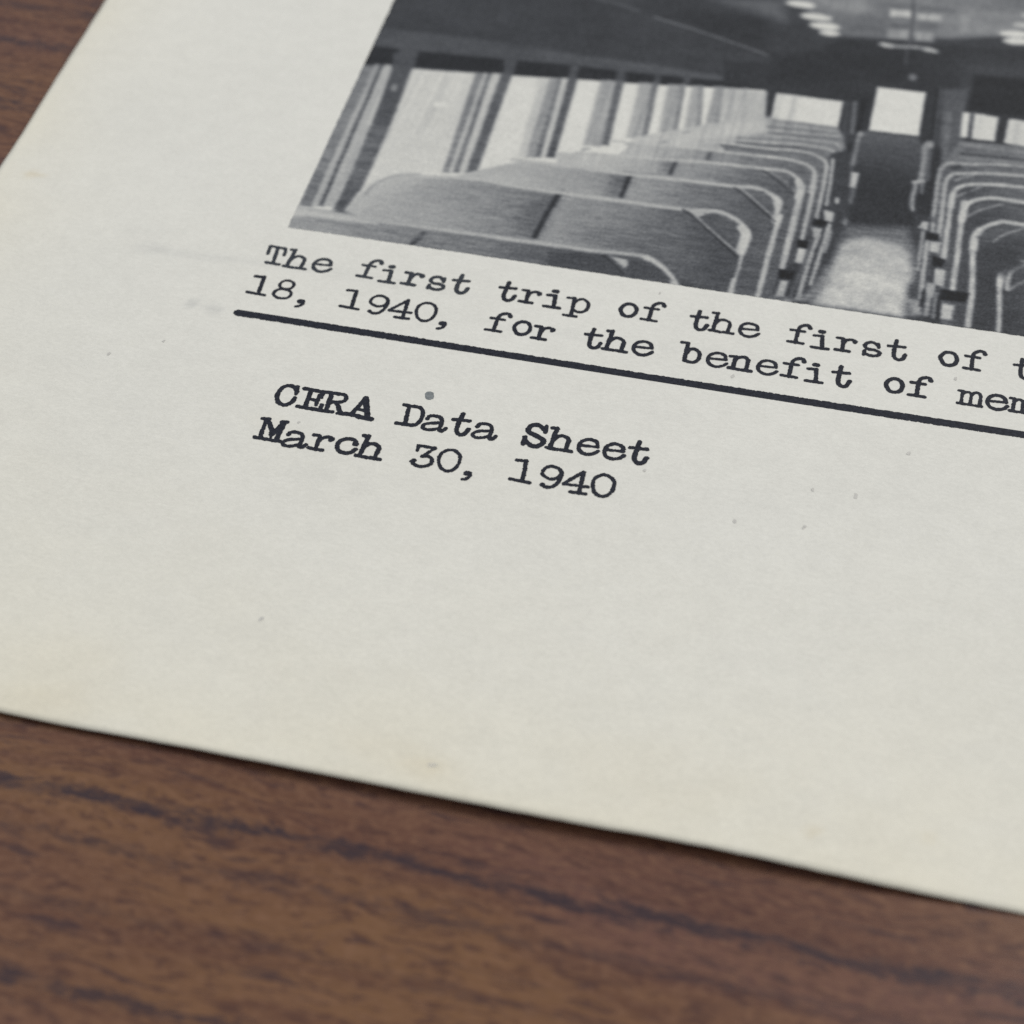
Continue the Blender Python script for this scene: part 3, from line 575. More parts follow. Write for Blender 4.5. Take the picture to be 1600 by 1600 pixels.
[0,[[55.33,9.92],[56.36,10.35],[56.37,8.32],[55.46,8.11]],78,0.35],
[0,[[55.48,7.91],[56.66,7.98],[56.92,6.04],[55.88,6.0]],150,0.4],
[0,[[55.03,19.88],[56.96,19.87],[57.81,14.85],[60.61,10.07],[60.82,5.83],[56.79,6.01],[56.23,12.39],[55.4,16.46]],70,0.2],
[0,[[55.52,31.36],[57.05,29.78],[56.93,20.31],[54.89,19.85],[55.14,24.2]],58,0.3],
[0,[[56.28,30.45],[56.25,30.17],[56.13,29.93],[55.94,29.77],[55.73,29.72],[55.53,29.79],[55.38,29.98],[55.32,30.23],[55.35,30.51],[55.47,30.76],[55.65,30.92],[55.87,30.97],[56.07,30.89],[56.22,30.71]],150,0.25],
[1,[[55.47,29.91],[55.54,27.78],[55.4,24.49]],142,0.2,0.6,1],
[1,[[55.98,29.78],[55.93,25.07]],100,0.25,0.4,1],
[1,[[54.78,24.35],[55.6,24.65]],172,0.15,0.4,1],
[1,[[55.0,24.28],[54.83,21.63],[54.97,20.31]],150,0.2,0.4,1],
[1,[[55.54,24.52],[55.58,22.93]],130,0.2,0.267,1],
[0,[[58.65,31.62],[79.49,33.02],[78.91,10.41],[60.63,15.82],[56.73,16.76],[56.83,26.71]],118,0.2],
[1,[[58.68,31.12],[64.68,31.2],[76.52,31.37]],140,0.2,0.267,1],
[1,[[58.91,29.66],[64.72,29.96],[76.5,30.14]],76,0.2,0.333,1],
[1,[[59.16,30.47],[64.7,30.58],[76.51,30.75]],108,0.15,0.2,1],
[1,[[58.79,29.01],[64.73,29.47],[76.5,29.65]],132,0.2,0.267,1],
[0,[[81.43,29.63],[64.75,28.95],[59.7,28.2],[58.01,27.98],[57.28,27.11],[57.02,25.54],[56.89,19.85],[58.73,2.93],[80.45,0.33]],105,0.15,[[60.64,26.24],99,[66.17,28.4],119]],
[1,[[81.43,29.63],[64.75,28.95],[59.7,28.2],[58.01,27.98],[57.28,27.11],[57.02,25.54],[56.89,19.85]],160,0.12,0.4,1],
[0,[[81.38,28.02],[64.79,27.52],[59.21,26.66],[58.18,26.2],[57.69,25.0],[57.64,22.26],[57.54,17.15],[59.17,3.03],[80.45,0.33]],100,0.15,[[60.72,24.46],94,[66.22,26.61],114]],
[1,[[81.38,28.02],[64.79,27.52],[59.21,26.66],[58.18,26.2],[57.69,25.0],[57.64,22.26],[57.54,17.15]],168,0.12,0.433,1],
[0,[[81.3,25.76],[64.85,25.8],[60.68,25.33],[59.11,24.7],[58.45,23.45],[58.32,20.62],[58.14,13.97],[59.55,3.11],[80.45,0.33]],92,0.15,[[60.8,22.81],86,[66.26,24.93],106]],
[1,[[81.3,25.76],[64.85,25.8],[60.68,25.33],[59.11,24.7],[58.45,23.45],[58.32,20.62],[58.14,13.97]],178,0.12,0.467,1],
[0,[[81.21,23.1],[64.91,23.61],[62.15,23.6],[60.59,22.96],[59.63,21.8],[59.44,19.76],[59.34,15.2],[59.17,9.86],[60.31,3.28],[80.45,0.33]],86,0.15,[[60.9,20.8],80,[66.31,22.9],100]],
[1,[[81.21,23.1],[64.91,23.61],[62.15,23.6],[60.59,22.96],[59.63,21.8],[59.44,19.76],[59.34,15.2],[59.17,9.86]],180,0.12,0.5,1],
[0,[[81.09,19.42],[65.01,20.39],[62.71,20.1],[61.52,19.17],[60.77,17.66],[60.65,15.49],[60.84,11.35],[60.73,5.61],[61.6,3.57],[80.45,0.33]],80,0.15,[[61.08,16.91],74,[66.41,18.96],94]],
[1,[[81.09,19.42],[65.01,20.39],[62.71,20.1],[61.52,19.17],[60.77,17.66],[60.65,15.49],[60.84,11.35],[60.73,5.61]],182,0.12,0.533,1],
[0,[[80.87,12.79],[65.17,15.23],[64.25,14.92],[63.49,13.7],[63.15,12.28],[63.28,8.86],[63.29,5.5],[64.11,4.13],[80.45,0.33]],76,0.15,[[61.35,11.16],70,[66.56,13.14],90]],
[1,[[80.87,12.79],[65.17,15.23],[64.25,14.92],[63.49,13.7],[63.15,12.28],[63.28,8.86],[63.29,5.5]],180,0.12,0.467,1],
[1,[[59.58,22.35],[59.56,21.34],[59.44,19.76]],190,0.18,0.733,1],
[1,[[61.13,18.72],[60.75,17.55],[60.67,15.92]],190,0.18,0.733,1],
[1,[[58.45,23.34],[58.38,21.52]],190,0.18,0.533,1],
[1,[[63.27,12.72],[63.13,11.45]],190,0.18,0.6,1],
[0,[[57.91,27.25],[58.86,28.01],[59.17,27.54],[58.21,26.97]],72,0.12],
[1,[[58.58,25.43],[59.11,26.01],[60.2,26.6]],138,0.12,0.3,1],
[1,[[58.84,23.09],[59.77,24.09],[60.97,25.09]],138,0.12,0.3,1],
[1,[[60.02,20.55],[61.26,21.83],[63.01,22.89]],138,0.12,0.3,1],
[1,[[62.41,17.38],[63.44,18.69],[65.29,20.08]],138,0.12,0.3,1],
[1,[[63.99,11.03],[64.74,12.02],[65.77,12.87]],138,0.12,0.3,1],
[0,[[58.81,23.76],[59.33,24.45],[60.7,25.03],[59.77,23.98]],82,0.12],
[0,[[59.98,21.21],[60.68,22.38],[62.17,23.16],[62.73,22.95],[61.26,21.9]],92,0.12],
[0,[[60.91,17.69],[61.67,18.9],[62.85,19.82],[64.89,19.99],[62.64,18.29],[61.51,16.32]],92,0.3],
[1,[[66.51,15.01],[65.19,14.71],[64.22,13.76],[63.87,12.44],[63.82,11.2]],172,0.14,0.467,1],
[0,[[62.03,16.86],[65.08,18.19],[65.2,14.4],[63.26,12.92],[62.29,13.75]],74,0.8],
[0,[[55.64,17.93],[55.99,18.82],[56.54,18.89],[56.48,17.68]],176,0.15],
[0,[[56.72,18.93],[57.08,18.97],[57.07,17.59],[56.76,17.63]],160,0.15],
[0,[[56.85,16.18],[57.76,16.23],[57.69,14.72],[56.88,14.75]],178,0.15],
[0,[[57.45,12.56],[58.42,12.47],[58.35,10.28],[57.55,10.41]],178,0.15],
[0,[[58.42,8.07],[59.43,8.0],[59.32,6.08],[58.35,6.06]],184,0.15],
[0,[[56.89,10.47],[57.68,10.44],[57.54,8.58],[56.88,8.63]],160,0.15],
[0,[[56.36,17.43],[57.59,17.38],[57.52,16.39],[56.36,16.35]],48,0.14],
[0,[[57.18,14.18],[58.33,14.02],[58.14,12.82],[57.2,12.82]],48,0.14],
[0,[[58.11,9.92],[60.69,9.89],[60.36,8.6],[58.14,8.41]],48,0.14],
[1,[[56.15,17.49],[56.09,15.32],[55.99,11.92]],148,0.14,0.3,1],
[1,[[56.59,16.08],[56.53,12.88],[56.47,8.34]],168,0.14,0.4,1],
[1,[[56.95,14.66],[57.0,11.73]],92,0.14,0.267,1],
[1,[[57.24,10.14],[57.1,6.28]],152,0.2,0.467,1],
[1,[[57.82,9.25],[57.7,6.01]],140,0.15,0.267,1],
[1,[[56.69,9.4],[56.63,7.37]],52,0.2,0.333,1],
[1,[[58.11,8.91],[58.1,5.91]],56,0.15,0.267,1]]
PX0, PY0, PX1, PY1 = -0.22, 5.33, 109.0, 92.0
AISLE_X = 54.4           # middle of the car in the printed picture
px = lines(PX0, 69.4, PX1, 0.12, 0.7)
py = lines(PY0, 60.01, PY1, 0.12, 0.7)
X, Y = np.meshgrid(px, py)
T = np.full(X.shape, 72.0)

def catmull(p, n=7, closed=False):
    p = np.asarray(p, float)
    if len(p) < 3: return p
    q = np.vstack([p[-1], p, p[0], p[1]]) if closed else np.vstack([2 * p[0] - p[1], p, 2 * p[-1] - p[-2]])
    out = []
    for i in range(1, len(q) - 2):
        t = np.linspace(0, 1, n, endpoint=False)[:, None]
        a, b, c_, d = q[i - 1], q[i], q[i + 1], q[i + 2]
        out.append(0.5 * (2 * b + (c_ - a) * t + (2 * a - 5 * b + 4 * c_ - d) * t ** 2 + (3 * b - a - 3 * c_ + d) * t ** 3))
    if not closed: out.append(p[-1:])
    else: out.append(p[:1])
    return np.vstack(out)

def seg_dist(x, y, p):
    best = np.full(x.shape, 1e9)
    if len(p) == 1: return np.hypot(x - p[0][0], y - p[0][1])
    for (ax, ay), (bx, by) in zip(p[:-1], p[1:]):
        dx, dy = bx - ax, by - ay
        l2 = dx * dx + dy * dy + 1e-12
        t = np.clip(((x - ax) * dx + (y - ay) * dy) / l2, 0, 1)
        np.minimum(best, (x - ax - t * dx) ** 2 + (y - ay - t * dy) ** 2, out=best)
    return np.sqrt(best)

def inside(x, y, p):
    r = np.zeros(x.shape, bool)
    for (ax, ay), (bx, by) in zip(p, np.roll(p, -1, 0)):
        if ay == by: continue
        k = ((ay > y) != (by > y)) & (x < (bx - ax) * (y - ay) / (by - ay) + ax)
        r ^= k
    return r

# the printing is a little unsteady: edges wander by a few hundredths of a millimetre
XW = X + 0.03 * vnoise(X / 0.9, Y / 0.9, 71) + 0.012 * vnoise(X / 0.25, Y / 0.25, 72)
YW = Y + 0.03 * vnoise(X / 0.9, Y / 0.9, 73) + 0.012 * vnoise(X / 0.25, Y / 0.25, 74)
LV = 0.97 + 0.10 * vnoise(X / 1.8, Y / 1.8, 75) + 0.07 * vnoise(X / 0.4, Y / 0.4, 76)
for sh in PICTURE:
    p = np.asarray(sh[1], float); soft = sh[3]
    pad = soft + (sh[4] if sh[0] == 1 else 0) + 0.1
    i0, i1 = np.searchsorted(px, [p[:, 0].min() - pad, p[:, 0].max() + pad])
    j0, j1 = np.searchsorted(py, [p[:, 1].min() - pad, p[:, 1].max() + pad])
    if i1 <= i0 or j1 <= j0: continue
    xs, ys = XW[j0:j1, i0:i1], YW[j0:j1, i0:i1]
    if sh[0] == 0:
        d = seg_dist(xs, ys, np.vstack([p, p[:1]]))
        d = np.where(inside(xs, ys, p), -d, d)
        t = sh[2]
        if len(sh) > 4:
            (ax, ay), t0, (bx, by), t1 = sh[4]
            k = np.clip(((xs - ax) * (bx - ax) + (ys - ay) * (by - ay)) / ((bx - ax) ** 2 + (by - ay) ** 2), 0, 1)
            t = t0 + (t1 - t0) * k
    else:
        q = catmull(p, 6) if sh[5] else p
        d = seg_dist(xs, ys, q) - sh[4] / 2
        t = sh[2]
    a = 1 - sstep(-soft, soft, d)
    if sh[0] == 1: a = a * np.clip(LV[j0:j1, i0:i1], 0, 1)
    T[j0:j1, i0:i1] += (t - T[j0:j1, i0:i1]) * a

# grain of the half-tone and the weave of the printed greys
# the right-hand half of the car mirrors the left beyond what has been drawn
right = np.flatnonzero(px > 64.5)
src = np.searchsorted(px, 2 * AISLE_X - px[right]).clip(0, len(px) - 1)
k_ = sstep(65.5, 69.0, px[right])[None, :]
T[:, right] = T[:, right] * (1 - k_) + T[:, src] * k_
for _ in range(1):
    T[:, 1:-1] = 0.25 * T[:, :-2] + 0.5 * T[:, 1:-1] + 0.25 * T[:, 2:]
    T[1:-1] = 0.25 * T[:-2] + 0.5 * T[1:-1] + 0.25 * T[2:]
# curtain folds hanging between the windows
fold = sstep(120, 150, T) * (1 - sstep(195, 207, T)) * sstep(20, 23, Y + 0.02 * X)
T += fold * (9.0 * vnoise((X - 0.05 * Y) / 0.42, Y / 14.0, 47) + 4.0 * vnoise((X - 0.05 * Y) / 0.2, Y / 8.0, 48))
aisle = sstep(128, 160, T) * (1 - sstep(192, 204, T)) * sstep(24, 20, Y) * sstep(40, 44, X)
T += aisle * (10.0 * vnoise(X / 0.5, Y / 0.45, 53) + 8.0 * vnoise(X / 1.6, Y / 1.2, 54))
mid = np.clip(1 - np.abs(T - 120) / 90, 0.25, 1)
T += mid * (6.0 * vnoise(X / 0.2, Y / 0.24, 41) + 4.0 * vnoise(X / 0.9, Y / 0.28, 42) + 4.5 * vnoise(X / 4, Y / 1.1, 43) + 5.0 * vnoise(X / 7, Y / 5, 44) + 3.0 * vnoise(X / 2, Y / 2, 49))
weave = np.clip(1 - np.abs(T - 118) / 62, 0, 1) * sstep(48, 24, Y + 0.12 * np.abs(X - 45))
T += weave * (12.0 * vnoise(X / 1.5, Y / 0.2, 45) + 7.0 * vnoise(X / 0.5, Y / 0.12, 46))
T += 5.0 * rng.standard_normal(T.shape)
T = np.where(T < 150, 150 - (150 - T) * 1.06, T)
T = np.clip(T, 30, 216)
def lin(v): v = v / 255.0; return np.where(v <= 0.04045, v / 12.92, ((v + 0.055) / 1.055) ** 2.4)
base = lin(T) / lin(np.array(214.0))
cool = np.clip((205 - T) / 130, 0, 1)
rgb = np.stack([base * PAPER_RGB[0] * (1 - 0.09 * cool), base * PAPER_RGB[1] * (1 - 0.03 * cool), base * PAPER_RGB[2] * (1 + 0.15 * cool)], -1)
rgb = np.maximum(rgb * 1.0 - 0.012, 0.008)
# slightly ragged printed border
Xp, Yp = X.copy(), Y.copy()
Xp[:, 0] += 0.05 * vnoise(py / 0.3, py * 0 + 2.5, 51); Yp[0, :] += 0.05 * vnoise(px / 0.25, px * 0 + 4.5, 52)
photo = grid_mesh("printed_photograph", Xp, Yp, height(Xp, Yp) + 0.012, printed, sheet)
ca = photo.data.color_attributes.new("ink", 'FLOAT_COLOR', 'POINT')
ca.data.foreach_set("color", np.concatenate([rgb, np.ones(rgb.shape[:2] + (1,))], -1).astype(np.float32).ravel())
photo["label"] = "black and white printed photograph of rows of seats inside a rail car"

# ------------------------------------------------------------------ typed lettering
# strokes of the typewriter face: [points, width, smooth, closed], mm from the cell centre and base line
GLYPHS = {"T":[[[[-0.91,2.53],[0.49,2.48]],0.26,0,0],[[[-0.94,2.5],[-0.87,1.5]],0.27,0,0],[[[0.54,2.44],[0.6,1.95],[0.61,1.59]],0.27,1,0],[[[-0.22,2.49],[-0.04,0.36]],0.3,0,0],[[[-0.68,0.33],[0.54,0.29]],0.27,0,0]],
"h":[[[[-1.09,2.46],[-0.65,2.47]],0.27,0,0],[[[-0.69,2.5],[-0.85,0.26]],0.3,0,0],[[[-1.14,0.22],[-0.22,0.17]],0.28,0,0],[[[-0.79,1.02],[-0.49,1.57],[-0.06,1.75],[0.38,1.56],[0.51,1.26]],0.28,1,0],[[[0.5,1.31],[0.42,0.21]],0.3,0,0],[[[0.04,0.21],[0.87,0.19]],0.29,0,0]],
"e":[[[[-0.62,1.0],[0.82,1.12]],0.23,0,0],[[[0.81,1.12],[0.62,1.65],[0.0,1.8],[-0.52,1.49],[-0.7,0.9],[-0.51,0.37],[0.05,0.12],[0.61,0.32],[0.92,0.67]],0.28,1,0]],
"f":[[[[0.97,2.33],[0.82,2.62],[0.47,2.64],[0.08,2.35],[-0.05,1.85],[-0.08,1.1],[-0.12,0.3]],0.3,1,0],[[[-0.65,1.82],[0.5,1.83]],0.26,0,0],[[[-0.77,0.33],[0.55,0.31]],0.27,0,0],[[[0.93,2.38]],0.36,0,0]],
"i":[[[[-0.26,2.16],[-0.05,2.16]],0.4,0,0],[[[-0.76,1.57],[-0.06,1.64]],0.26,0,0],[[[-0.07,1.63],[0.03,0.11]],0.31,0,0],[[[-0.82,0.1],[0.56,0.1]],0.28,0,0]],
"r":[[[[-0.88,1.68],[-0.39,1.69]],0.28,0,0],[[[-0.38,1.64],[-0.33,0.16]],0.31,0,0],[[[-0.92,0.21],[0.22,0.19]],0.3,0,0],[[[-0.31,1.01],[-0.12,1.49],[0.26,1.68],[0.65,1.61],[0.7,1.47]],0.29,1,0],[[[0.6,1.42]],0.36,0,0]],
"s":[[[[0.51,1.67],[0.53,1.2]],0.26,0,0],[[[0.53,1.34],[0.08,1.73],[-0.41,1.64],[-0.65,1.19],[-0.36,0.85],[0.19,0.84],[0.64,0.67],[0.61,0.32],[0.16,0.09],[-0.33,0.15],[-0.64,0.38]],0.29,1,0],[[[-0.6,0.58],[-0.64,0.11]],0.28,0,0]],
"t":[[[[-0.16,2.4],[-0.23,1.71],[-0.28,0.76],[-0.17,0.27],[0.15,0.07],[0.5,0.27],[0.68,0.79]],0.33,1,0],[[[-0.78,1.62],[0.56,1.74]],0.29,0,0]],
"p":[[[[-1.07,1.58],[-0.47,1.64]],0.26,0,0],[[[-0.5,1.63],[-0.41,-0.65]],0.3,0,0],[[[-1.08,-0.66],[0.07,-0.65]],0.27,0,0],[[[-0.44,0.92],[-0.2,1.45],[0.29,1.67],[0.77,1.25],[0.83,0.59],[0.52,0.09],[0.02,-0.03],[-0.38,0.2]],0.27,1,0]],
"o":[[[[-0.59,1.11],[-0.4,1.65],[0.0,1.96],[0.51,1.85],[0.78,1.3],[0.66,0.69],[0.26,0.37],[-0.24,0.44]],0.31,1,1]],
"b":[[[[-1.02,2.4],[-0.47,2.42]],0.27,0,0],[[[-0.5,2.43],[-0.51,0.24]],0.3,0,0],[[[-0.5,1.07],[-0.23,1.67],[0.19,1.8],[0.59,1.45],[0.67,0.84],[0.44,0.29],[0.0,0.14],[-0.46,0.26]],0.29,1,0]],
"n":[[[[-0.99,1.67],[-0.52,1.7]],0.27,0,0],[[[-0.54,1.68],[-0.63,0.25]],0.3,0,0],[[[-0.97,0.26],[-0.12,0.2]],0.28,0,0],[[[-0.57,1.21],[-0.26,1.64],[0.23,1.8],[0.55,1.46]],0.28,1,0],[[[0.55,1.51],[0.5,0.25]],0.3,0,0],[[[0.15,0.21],[0.9,0.2]],0.29,0,0]],
"m":[[[[-0.91,1.75],[-0.58,1.73]],0.25,0,0],[[[-0.6,1.74],[-0.71,0.3]],0.26,0,0],[[[-0.95,0.27],[-0.38,0.24]],0.26,0,0],[[[-0.63,1.39],[-0.36,1.66],[-0.03,1.67],[0.12,1.39]],0.25,1,0],[[[0.12,1.45],[0.04,0.3]],0.25,0,0],[[[-0.15,0.26],[0.24,0.25]],0.25,0,0],[[[0.1,1.41],[0.36,1.73],[0.72,1.77],[0.9,1.4]],0.25,1,0],[[[0.89,1.46],[0.8,0.28]],0.26,0,0],[[[0.53,0.25],[1.0,0.23]],0.26,0,0]],
"1":[[[[-0.99,2.53],[-0.19,2.58]],0.25,0,0],[[[-0.2,2.6],[-0.06,0.44]],0.29,0,0],[[[-1.07,0.42],[0.55,0.33]],0.25,0,0]],
"8":[[[[-0.68,1.92],[-0.56,2.36],[-0.16,2.6],[0.36,2.47],[0.54,2.05],[0.33,1.61],[-0.15,1.5],[-0.54,1.63]],0.24,1,1],[[[-0.88,0.77],[-0.69,1.24],[-0.13,1.43],[0.47,1.28],[0.66,0.83],[0.39,0.36],[-0.2,0.24],[-0.69,0.42]],0.25,1,1]],
"9":[[[[-0.77,1.5],[-0.7,2.09],[-0.31,2.45],[0.23,2.44],[0.66,2.08],[0.59,1.54],[0.25,1.18],[-0.26,1.14]],0.24,1,1],[[[0.68,2.03],[0.74,1.52],[0.62,0.88],[0.33,0.38],[-0.16,0.18],[-0.58,0.33]],0.26,1,0],[[[-0.57,0.38]],0.33,0,0]],
"4":[[[[0.29,2.47],[-1.03,0.86]],0.24,0,0],[[[-1.02,0.84],[0.92,0.93]],0.24,0,0],[[[0.29,2.42],[0.37,0.11]],0.28,0,0],[[[-0.32,0.13],[0.88,0.16]],0.26,0,0]],
"0":[[[[-0.83,1.27],[-0.75,2.0],[-0.26,2.45],[0.32,2.42],[0.77,1.94],[0.83,1.12],[0.57,0.44],[0.07,0.16],[-0.5,0.46]],0.25,1,1]],
",":[[[[-0.39,0.23],[-0.23,0.22]],0.46,0,0],[[[-0.14,0.34],[-0.09,0.02],[-0.29,-0.34],[-0.59,-0.46]],0.24,1,0]],
"C":[[[[0.45,1.9],[0.09,2.32],[-0.44,2.44],[-0.88,2.08],[-1.04,1.3],[-0.86,0.61],[-0.44,0.22],[0.08,0.27],[0.4,0.7],[0.47,1.17]],0.32,1,0],[[[0.35,2.48],[0.44,1.61]],0.28,0,0]],
"E":[[[[-1.15,2.39],[0.49,2.35]],0.31,0,0],[[[-0.54,2.36],[-0.5,0.43]],0.33,0,0],[[[-1.13,0.27],[0.76,0.25]],0.32,0,0],[[[-0.42,1.3],[0.34,1.29]],0.26,0,0],[[[0.3,1.95],[0.31,0.77]],0.25,0,0],[[[0.51,2.33],[0.52,1.7]],0.28,0,0],[[[0.79,0.87],[0.8,0.26]],0.28,0,0]],
"R":[[[[-1.66,2.35],[-0.24,2.4]],0.31,0,0],[[[-0.9,2.33],[-0.79,0.37]],0.33,0,0],[[[-1.35,0.25],[-0.26,0.26]],0.32,0,0],[[[-0.27,2.4],[0.19,2.36],[0.43,2.0],[0.22,1.58],[-0.4,1.39],[-0.89,1.39]],0.31,1,0],[[[-0.27,1.35],[0.05,1.02],[0.24,0.6],[0.53,0.25]],0.31,1,0],[[[0.24,0.23],[0.97,0.28]],0.3,0,0]],
"A":[[[[-0.1,2.4],[-0.7,0.45]],0.3,0,0],[[[-0.08,2.39],[0.63,0.33]],0.4,0,0],[[[-0.48,0.99],[0.34,1.02]],0.26,0,0],[[[-1.22,0.3],[-0.16,0.26]],0.31,0,0],[[[-0.1,0.2],[0.99,0.17]],0.36,0,0]],
"D":[[[[-0.94,2.33],[0.05,2.34]],0.3,0,0],[[[-0.49,2.31],[-0.34,0.33]],0.31,0,0],[[[-1.03,0.18],[0.27,0.2]],0.31,0,0],[[[0.01,2.34],[0.53,2.23],[0.8,1.67],[0.82,0.95],[0.59,0.39],[0.19,0.2]],0.3,1,0]],
"a":[[[[-0.83,1.23],[-0.7,1.53],[-0.29,1.67],[0.23,1.56],[0.43,1.1],[0.41,0.49],[0.45,0.14],[0.69,0.13],[0.9,0.48]],0.29,1,0],[[[0.38,1.01],[-0.14,0.87],[-0.75,0.65],[-1.0,0.28],[-0.71,0.02],[-0.21,0.07],[0.27,0.34]],0.26,1,0],[[[-0.82,1.25]],0.32,0,0]],
"3":[[[[-0.65,1.81],[-0.64,2.37]],0.26,0,0],[[[-0.66,2.36],[0.7,2.39]],0.26,0,0],[[[0.7,2.39],[-0.05,1.29]],0.25,0,0],[[[-0.08,1.28],[0.41,1.37],[0.78,1.09],[0.73,0.54],[0.13,0.19],[-0.48,0.29],[-0.78,0.59]],0.27,1,0],[[[-0.63,0.73]],0.36,0,0]],
"c":[[[[0.68,1.37],[0.41,1.79],[-0.2,1.85],[-0.71,1.44],[-0.77,0.82],[-0.49,0.41],[0.07,0.27],[0.53,0.47],[0.75,0.84]],0.31,1,0],[[[0.51,1.43]],0.37,0,0]],
"M":[[[[-1.32,2.56],[-0.73,2.59]],0.32,0,0],[[[0.31,2.52],[0.78,2.59]],0.32,0,0],[[[-0.96,2.51],[-0.9,0.47]],0.33,0,0],[[[-0.79,2.44],[0.01,1.14]],0.38,0,0],[[[0.43,2.41],[0.01,1.04]],0.34,0,0],[[[0.55,2.44],[0.49,0.55]],0.4,0,0],[[[-1.32,0.39],[0.91,0.37]],0.33,0,0],[[[-0.23,1.14],[-0.02,0.58]],0.2,0,0]],
"S":[[[[0.52,2.49],[0.56,1.79]],0.3,0,0],[[[0.5,1.99],[-0.02,2.45],[-0.59,2.37],[-0.86,1.87],[-0.64,1.47],[-0.02,1.25],[0.54,0.92],[0.57,0.46],[0.19,0.09],[-0.37,0.17],[-0.86,0.58]],0.37,1,0],[[[-0.94,0.95],[-0.9,0.15]],0.33,0,0]]}
PITCH = 25.4 / 12

def ink_mesh(name, strokes, mat, parent, res=0.03, rag=0.030, seed=0, z=0.02):
    """strokes = [(points, width)] in page mm -> ink shape with a ragged outline, cut by marching squares"""
    allp = np.vstack([s_[0] for s_ in strokes])
    pad = 0.45
    x0, y0 = allp.min(0) - pad; x1, y1 = allp.max(0) + pad
    xs = np.arange(x0, x1 + res, res); ys = np.arange(y0, y1 + res, res)
    GX, GY = np.meshgrid(xs, ys)
    F = np.full(GX.shape, 1.0)
    k = 0.05
    for p, w in strokes:
        i0, i1 = np.searchsorted(xs, [p[:, 0].min() - .4, p[:, 0].max() + .4]); j0, j1 = np.searchsorted(ys, [p[:, 1].min() - .4, p[:, 1].max() + .4])
        d = seg_dist(GX[j0:j1, i0:i1], GY[j0:j1, i0:i1], p) - w / 2
        f_ = F[j0:j1, i0:i1]
        hh = np.clip(0.5 + 0.5 * (f_ - d) / k, 0, 1)            # ink runs together in the corners
        F[j0:j1, i0:i1] = f_ * (1 - hh) + d * hh - k * hh * (1 - hh)
    F += rag * (0.6 * vnoise(GX / 0.13 + seed, GY / 0.13, 61) + 0.5 * vnoise(GX / 0.32, GY / 0.32 + seed, 62) + 0.35 * vnoise(GX / 0.06, GY / 0.06, 63))
    ins = F < 0
    verts, faces, cache = [], [], {}
    def vert(key, x, y):
        if key not in cache:
            cache[key] = len(verts); verts.append((x, y))
        return cache[key]
    nyy, nxx = F.shape
    cnt = ins[:-1, :-1].astype(int) + ins[:-1, 1:] + ins[1:, 1:] + ins[1:, :-1]
    for j in range(nyy - 1):
        row = cnt[j]
        full = np.flatnonzero(row == 4)
        if len(full):                                            # runs of full cells become one strip each
            for run in np.split(full, np.flatnonzero(np.diff(full) > 1) + 1):
                for a in range(run[0], run[-1] + 1, 24):
                    b = min(a + 24, run[-1] + 1)
                    faces.append([vert((j, a), xs[a], ys[j]), vert((j, b), xs[b], ys[j]), vert((j + 1, b), xs[b], ys[j + 1]), vert((j + 1, a), xs[a], ys[j + 1])])
        for i in np.flatnonzero((row > 0) & (row < 4)):
            cs = [(j, i), (j, i + 1), (j + 1, i + 1), (j + 1, i)]
            poly_ = []
            for q in range(4):
                a, b = cs[q], cs[(q + 1) % 4]
                if ins[a]: poly_.append(vert(a, xs[a[1]], ys[a[0]]))
                if ins[a] != ins[b]:
                    t = F[a] / (F[a] - F[b])
                    key = (a, b) if a < b else (b, a)
                    poly_.append(vert(key, xs[a[1]] + t * (xs[b[1]] - xs[a[1]]), ys[a[0]] + t * (ys[b[0]] - ys[a[0]])))
            if len(poly_) >= 3: faces.append(poly_)
    v_ = np.array(verts)
    z_ = height(v_[:, 0], v_[:, 1]) + z
    return link(name, np.column_stack([v_, z_]) * MM, faces, mat, parent)

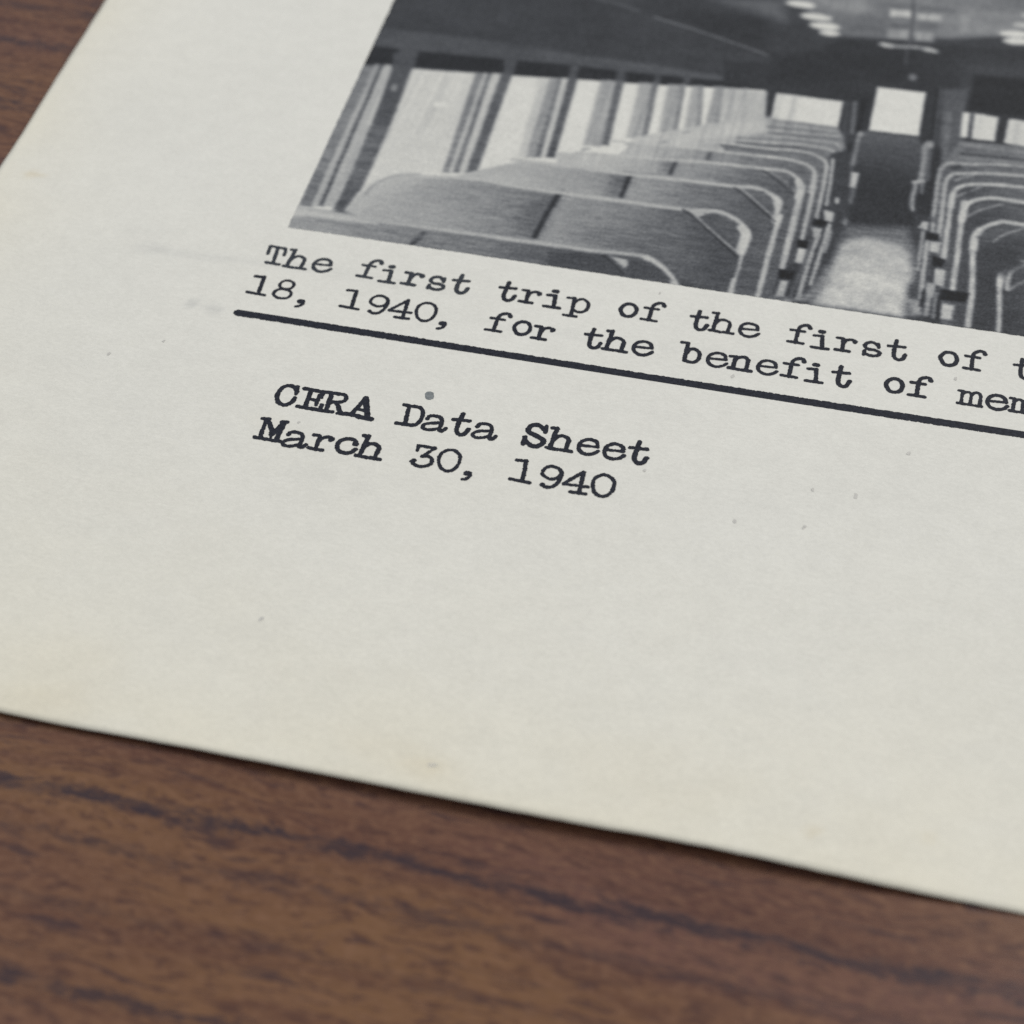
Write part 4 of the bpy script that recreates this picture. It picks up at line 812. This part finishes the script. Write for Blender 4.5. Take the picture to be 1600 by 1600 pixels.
LINES = [("The first trip of the first of t", 0.0, 0.0, 1.0, 0.0, 0.98),
         ("18, 1940, for the benefit of mem", -0.05, -4.2333, 1.0, 0.0, 1.0),
         ("CERA Data Sheet", 6.30, -16.5835, 0.990, 0.0, 1.06),
         ("March 30, 1940", 6.23, -20.8035, 0.990, 0.0, 1.06)]
seed = 0
for li, (text, lx, ly, sc, _, weight) in enumerate(LINES):
    start = 0
    for word in text.split(" "):
        strokes = []
        for k_, ch in enumerate(word):
            cx = lx + (start + k_) * PITCH * sc
            jx, jy, wt = random.uniform(-.02, .02), random.uniform(-.03, .03), weight * random.uniform(.95, 1.06)
            for pts, w, sm, cl in GLYPHS[ch]:
                p = np.asarray(pts, float)
                if sm: p = catmull(p, 6, bool(cl))
                wk = w * (1.05 if ch in 'ERAS' else 0.92 if ch == 'M' else 1.0)
                strokes.append((p + [cx + jx, ly + jy], wk * wt * (1.18 if li < 2 else 1.15) + 0.02))
        seed += 1
        ob = ink_mesh("typed_word", strokes, ink_soft if (li == 0 and start < 5) else ink, sheet, seed=seed * 1.7,
                      rag=0.042 if li < 2 else 0.055)
        ob["label"] = 'word "%s" typed in dark ink' % word
        start += len(word) + 1

# heavy rule under the caption
xr = np.arange(-1.08, 109.8, 0.8)
rule_p = np.column_stack([xr, -6.52 - 0.10 * np.sin(np.clip((xr + 1) / 67, 0, 1) * math.pi)])
rule = ink_mesh("ruled_line", [(rule_p, 0.80)], ink, sheet, res=0.04, rag=0.065, seed=3.3)
rule["label"] = "thick dark rule printed under the caption"

# stray marks
spot = ink_mesh("ink_spot", [(np.array([[17.53, -12.62], [17.61, -12.86]]), 0.74)], ink_grey, sheet, res=0.03, rag=0.05, seed=8.8)
spot["label"] = "round grey ink spot above the second word"
for i_, (sx_, sy_, ln, wd, an) in enumerate([[-10.12, -13.79, 0.15, 0.22, 1.26], [-6.11, -11.29, 0.14, 0.16, 1.3], [44.14, -20.94, 0.12, 0.25, 1.81], [49.46, -20.36, 0.3, 0.22, 1.09], [53.09, -16.21, 0.3, 0.27, 1.6], [49.72, -16.33, 0.2, 0.22, 1.73], [56.84, -10.63, 0.2, 0.22, 1.19], [11.18, -38.19, 0.2, 0.25, 1.06], [34.16, 3.95, 0.2, 0.2, 1.27], [36.38, -17.13, 0.1, 0.22, 1.66], [7.92, -18.02, 0.1, 0.18, 1.56], [41.8, -4.97, 0.2, 0.24, 1.15], [60.04, -1.13, 0.25, 0.19, 1.43], [26.78, -48.1, 0.5, 0.17, 0.17]]):
    dxx, dyy = math.cos(an) * ln / 2, math.sin(an) * ln / 2
    ink_mesh("paper_speck", [(np.array([[sx_ - dxx, sy_ - dyy], [sx_ + dxx, sy_ + dyy]]), wd)], speck_mat, sheet, res=0.02, rag=0.07, seed=i_ * 3.1)
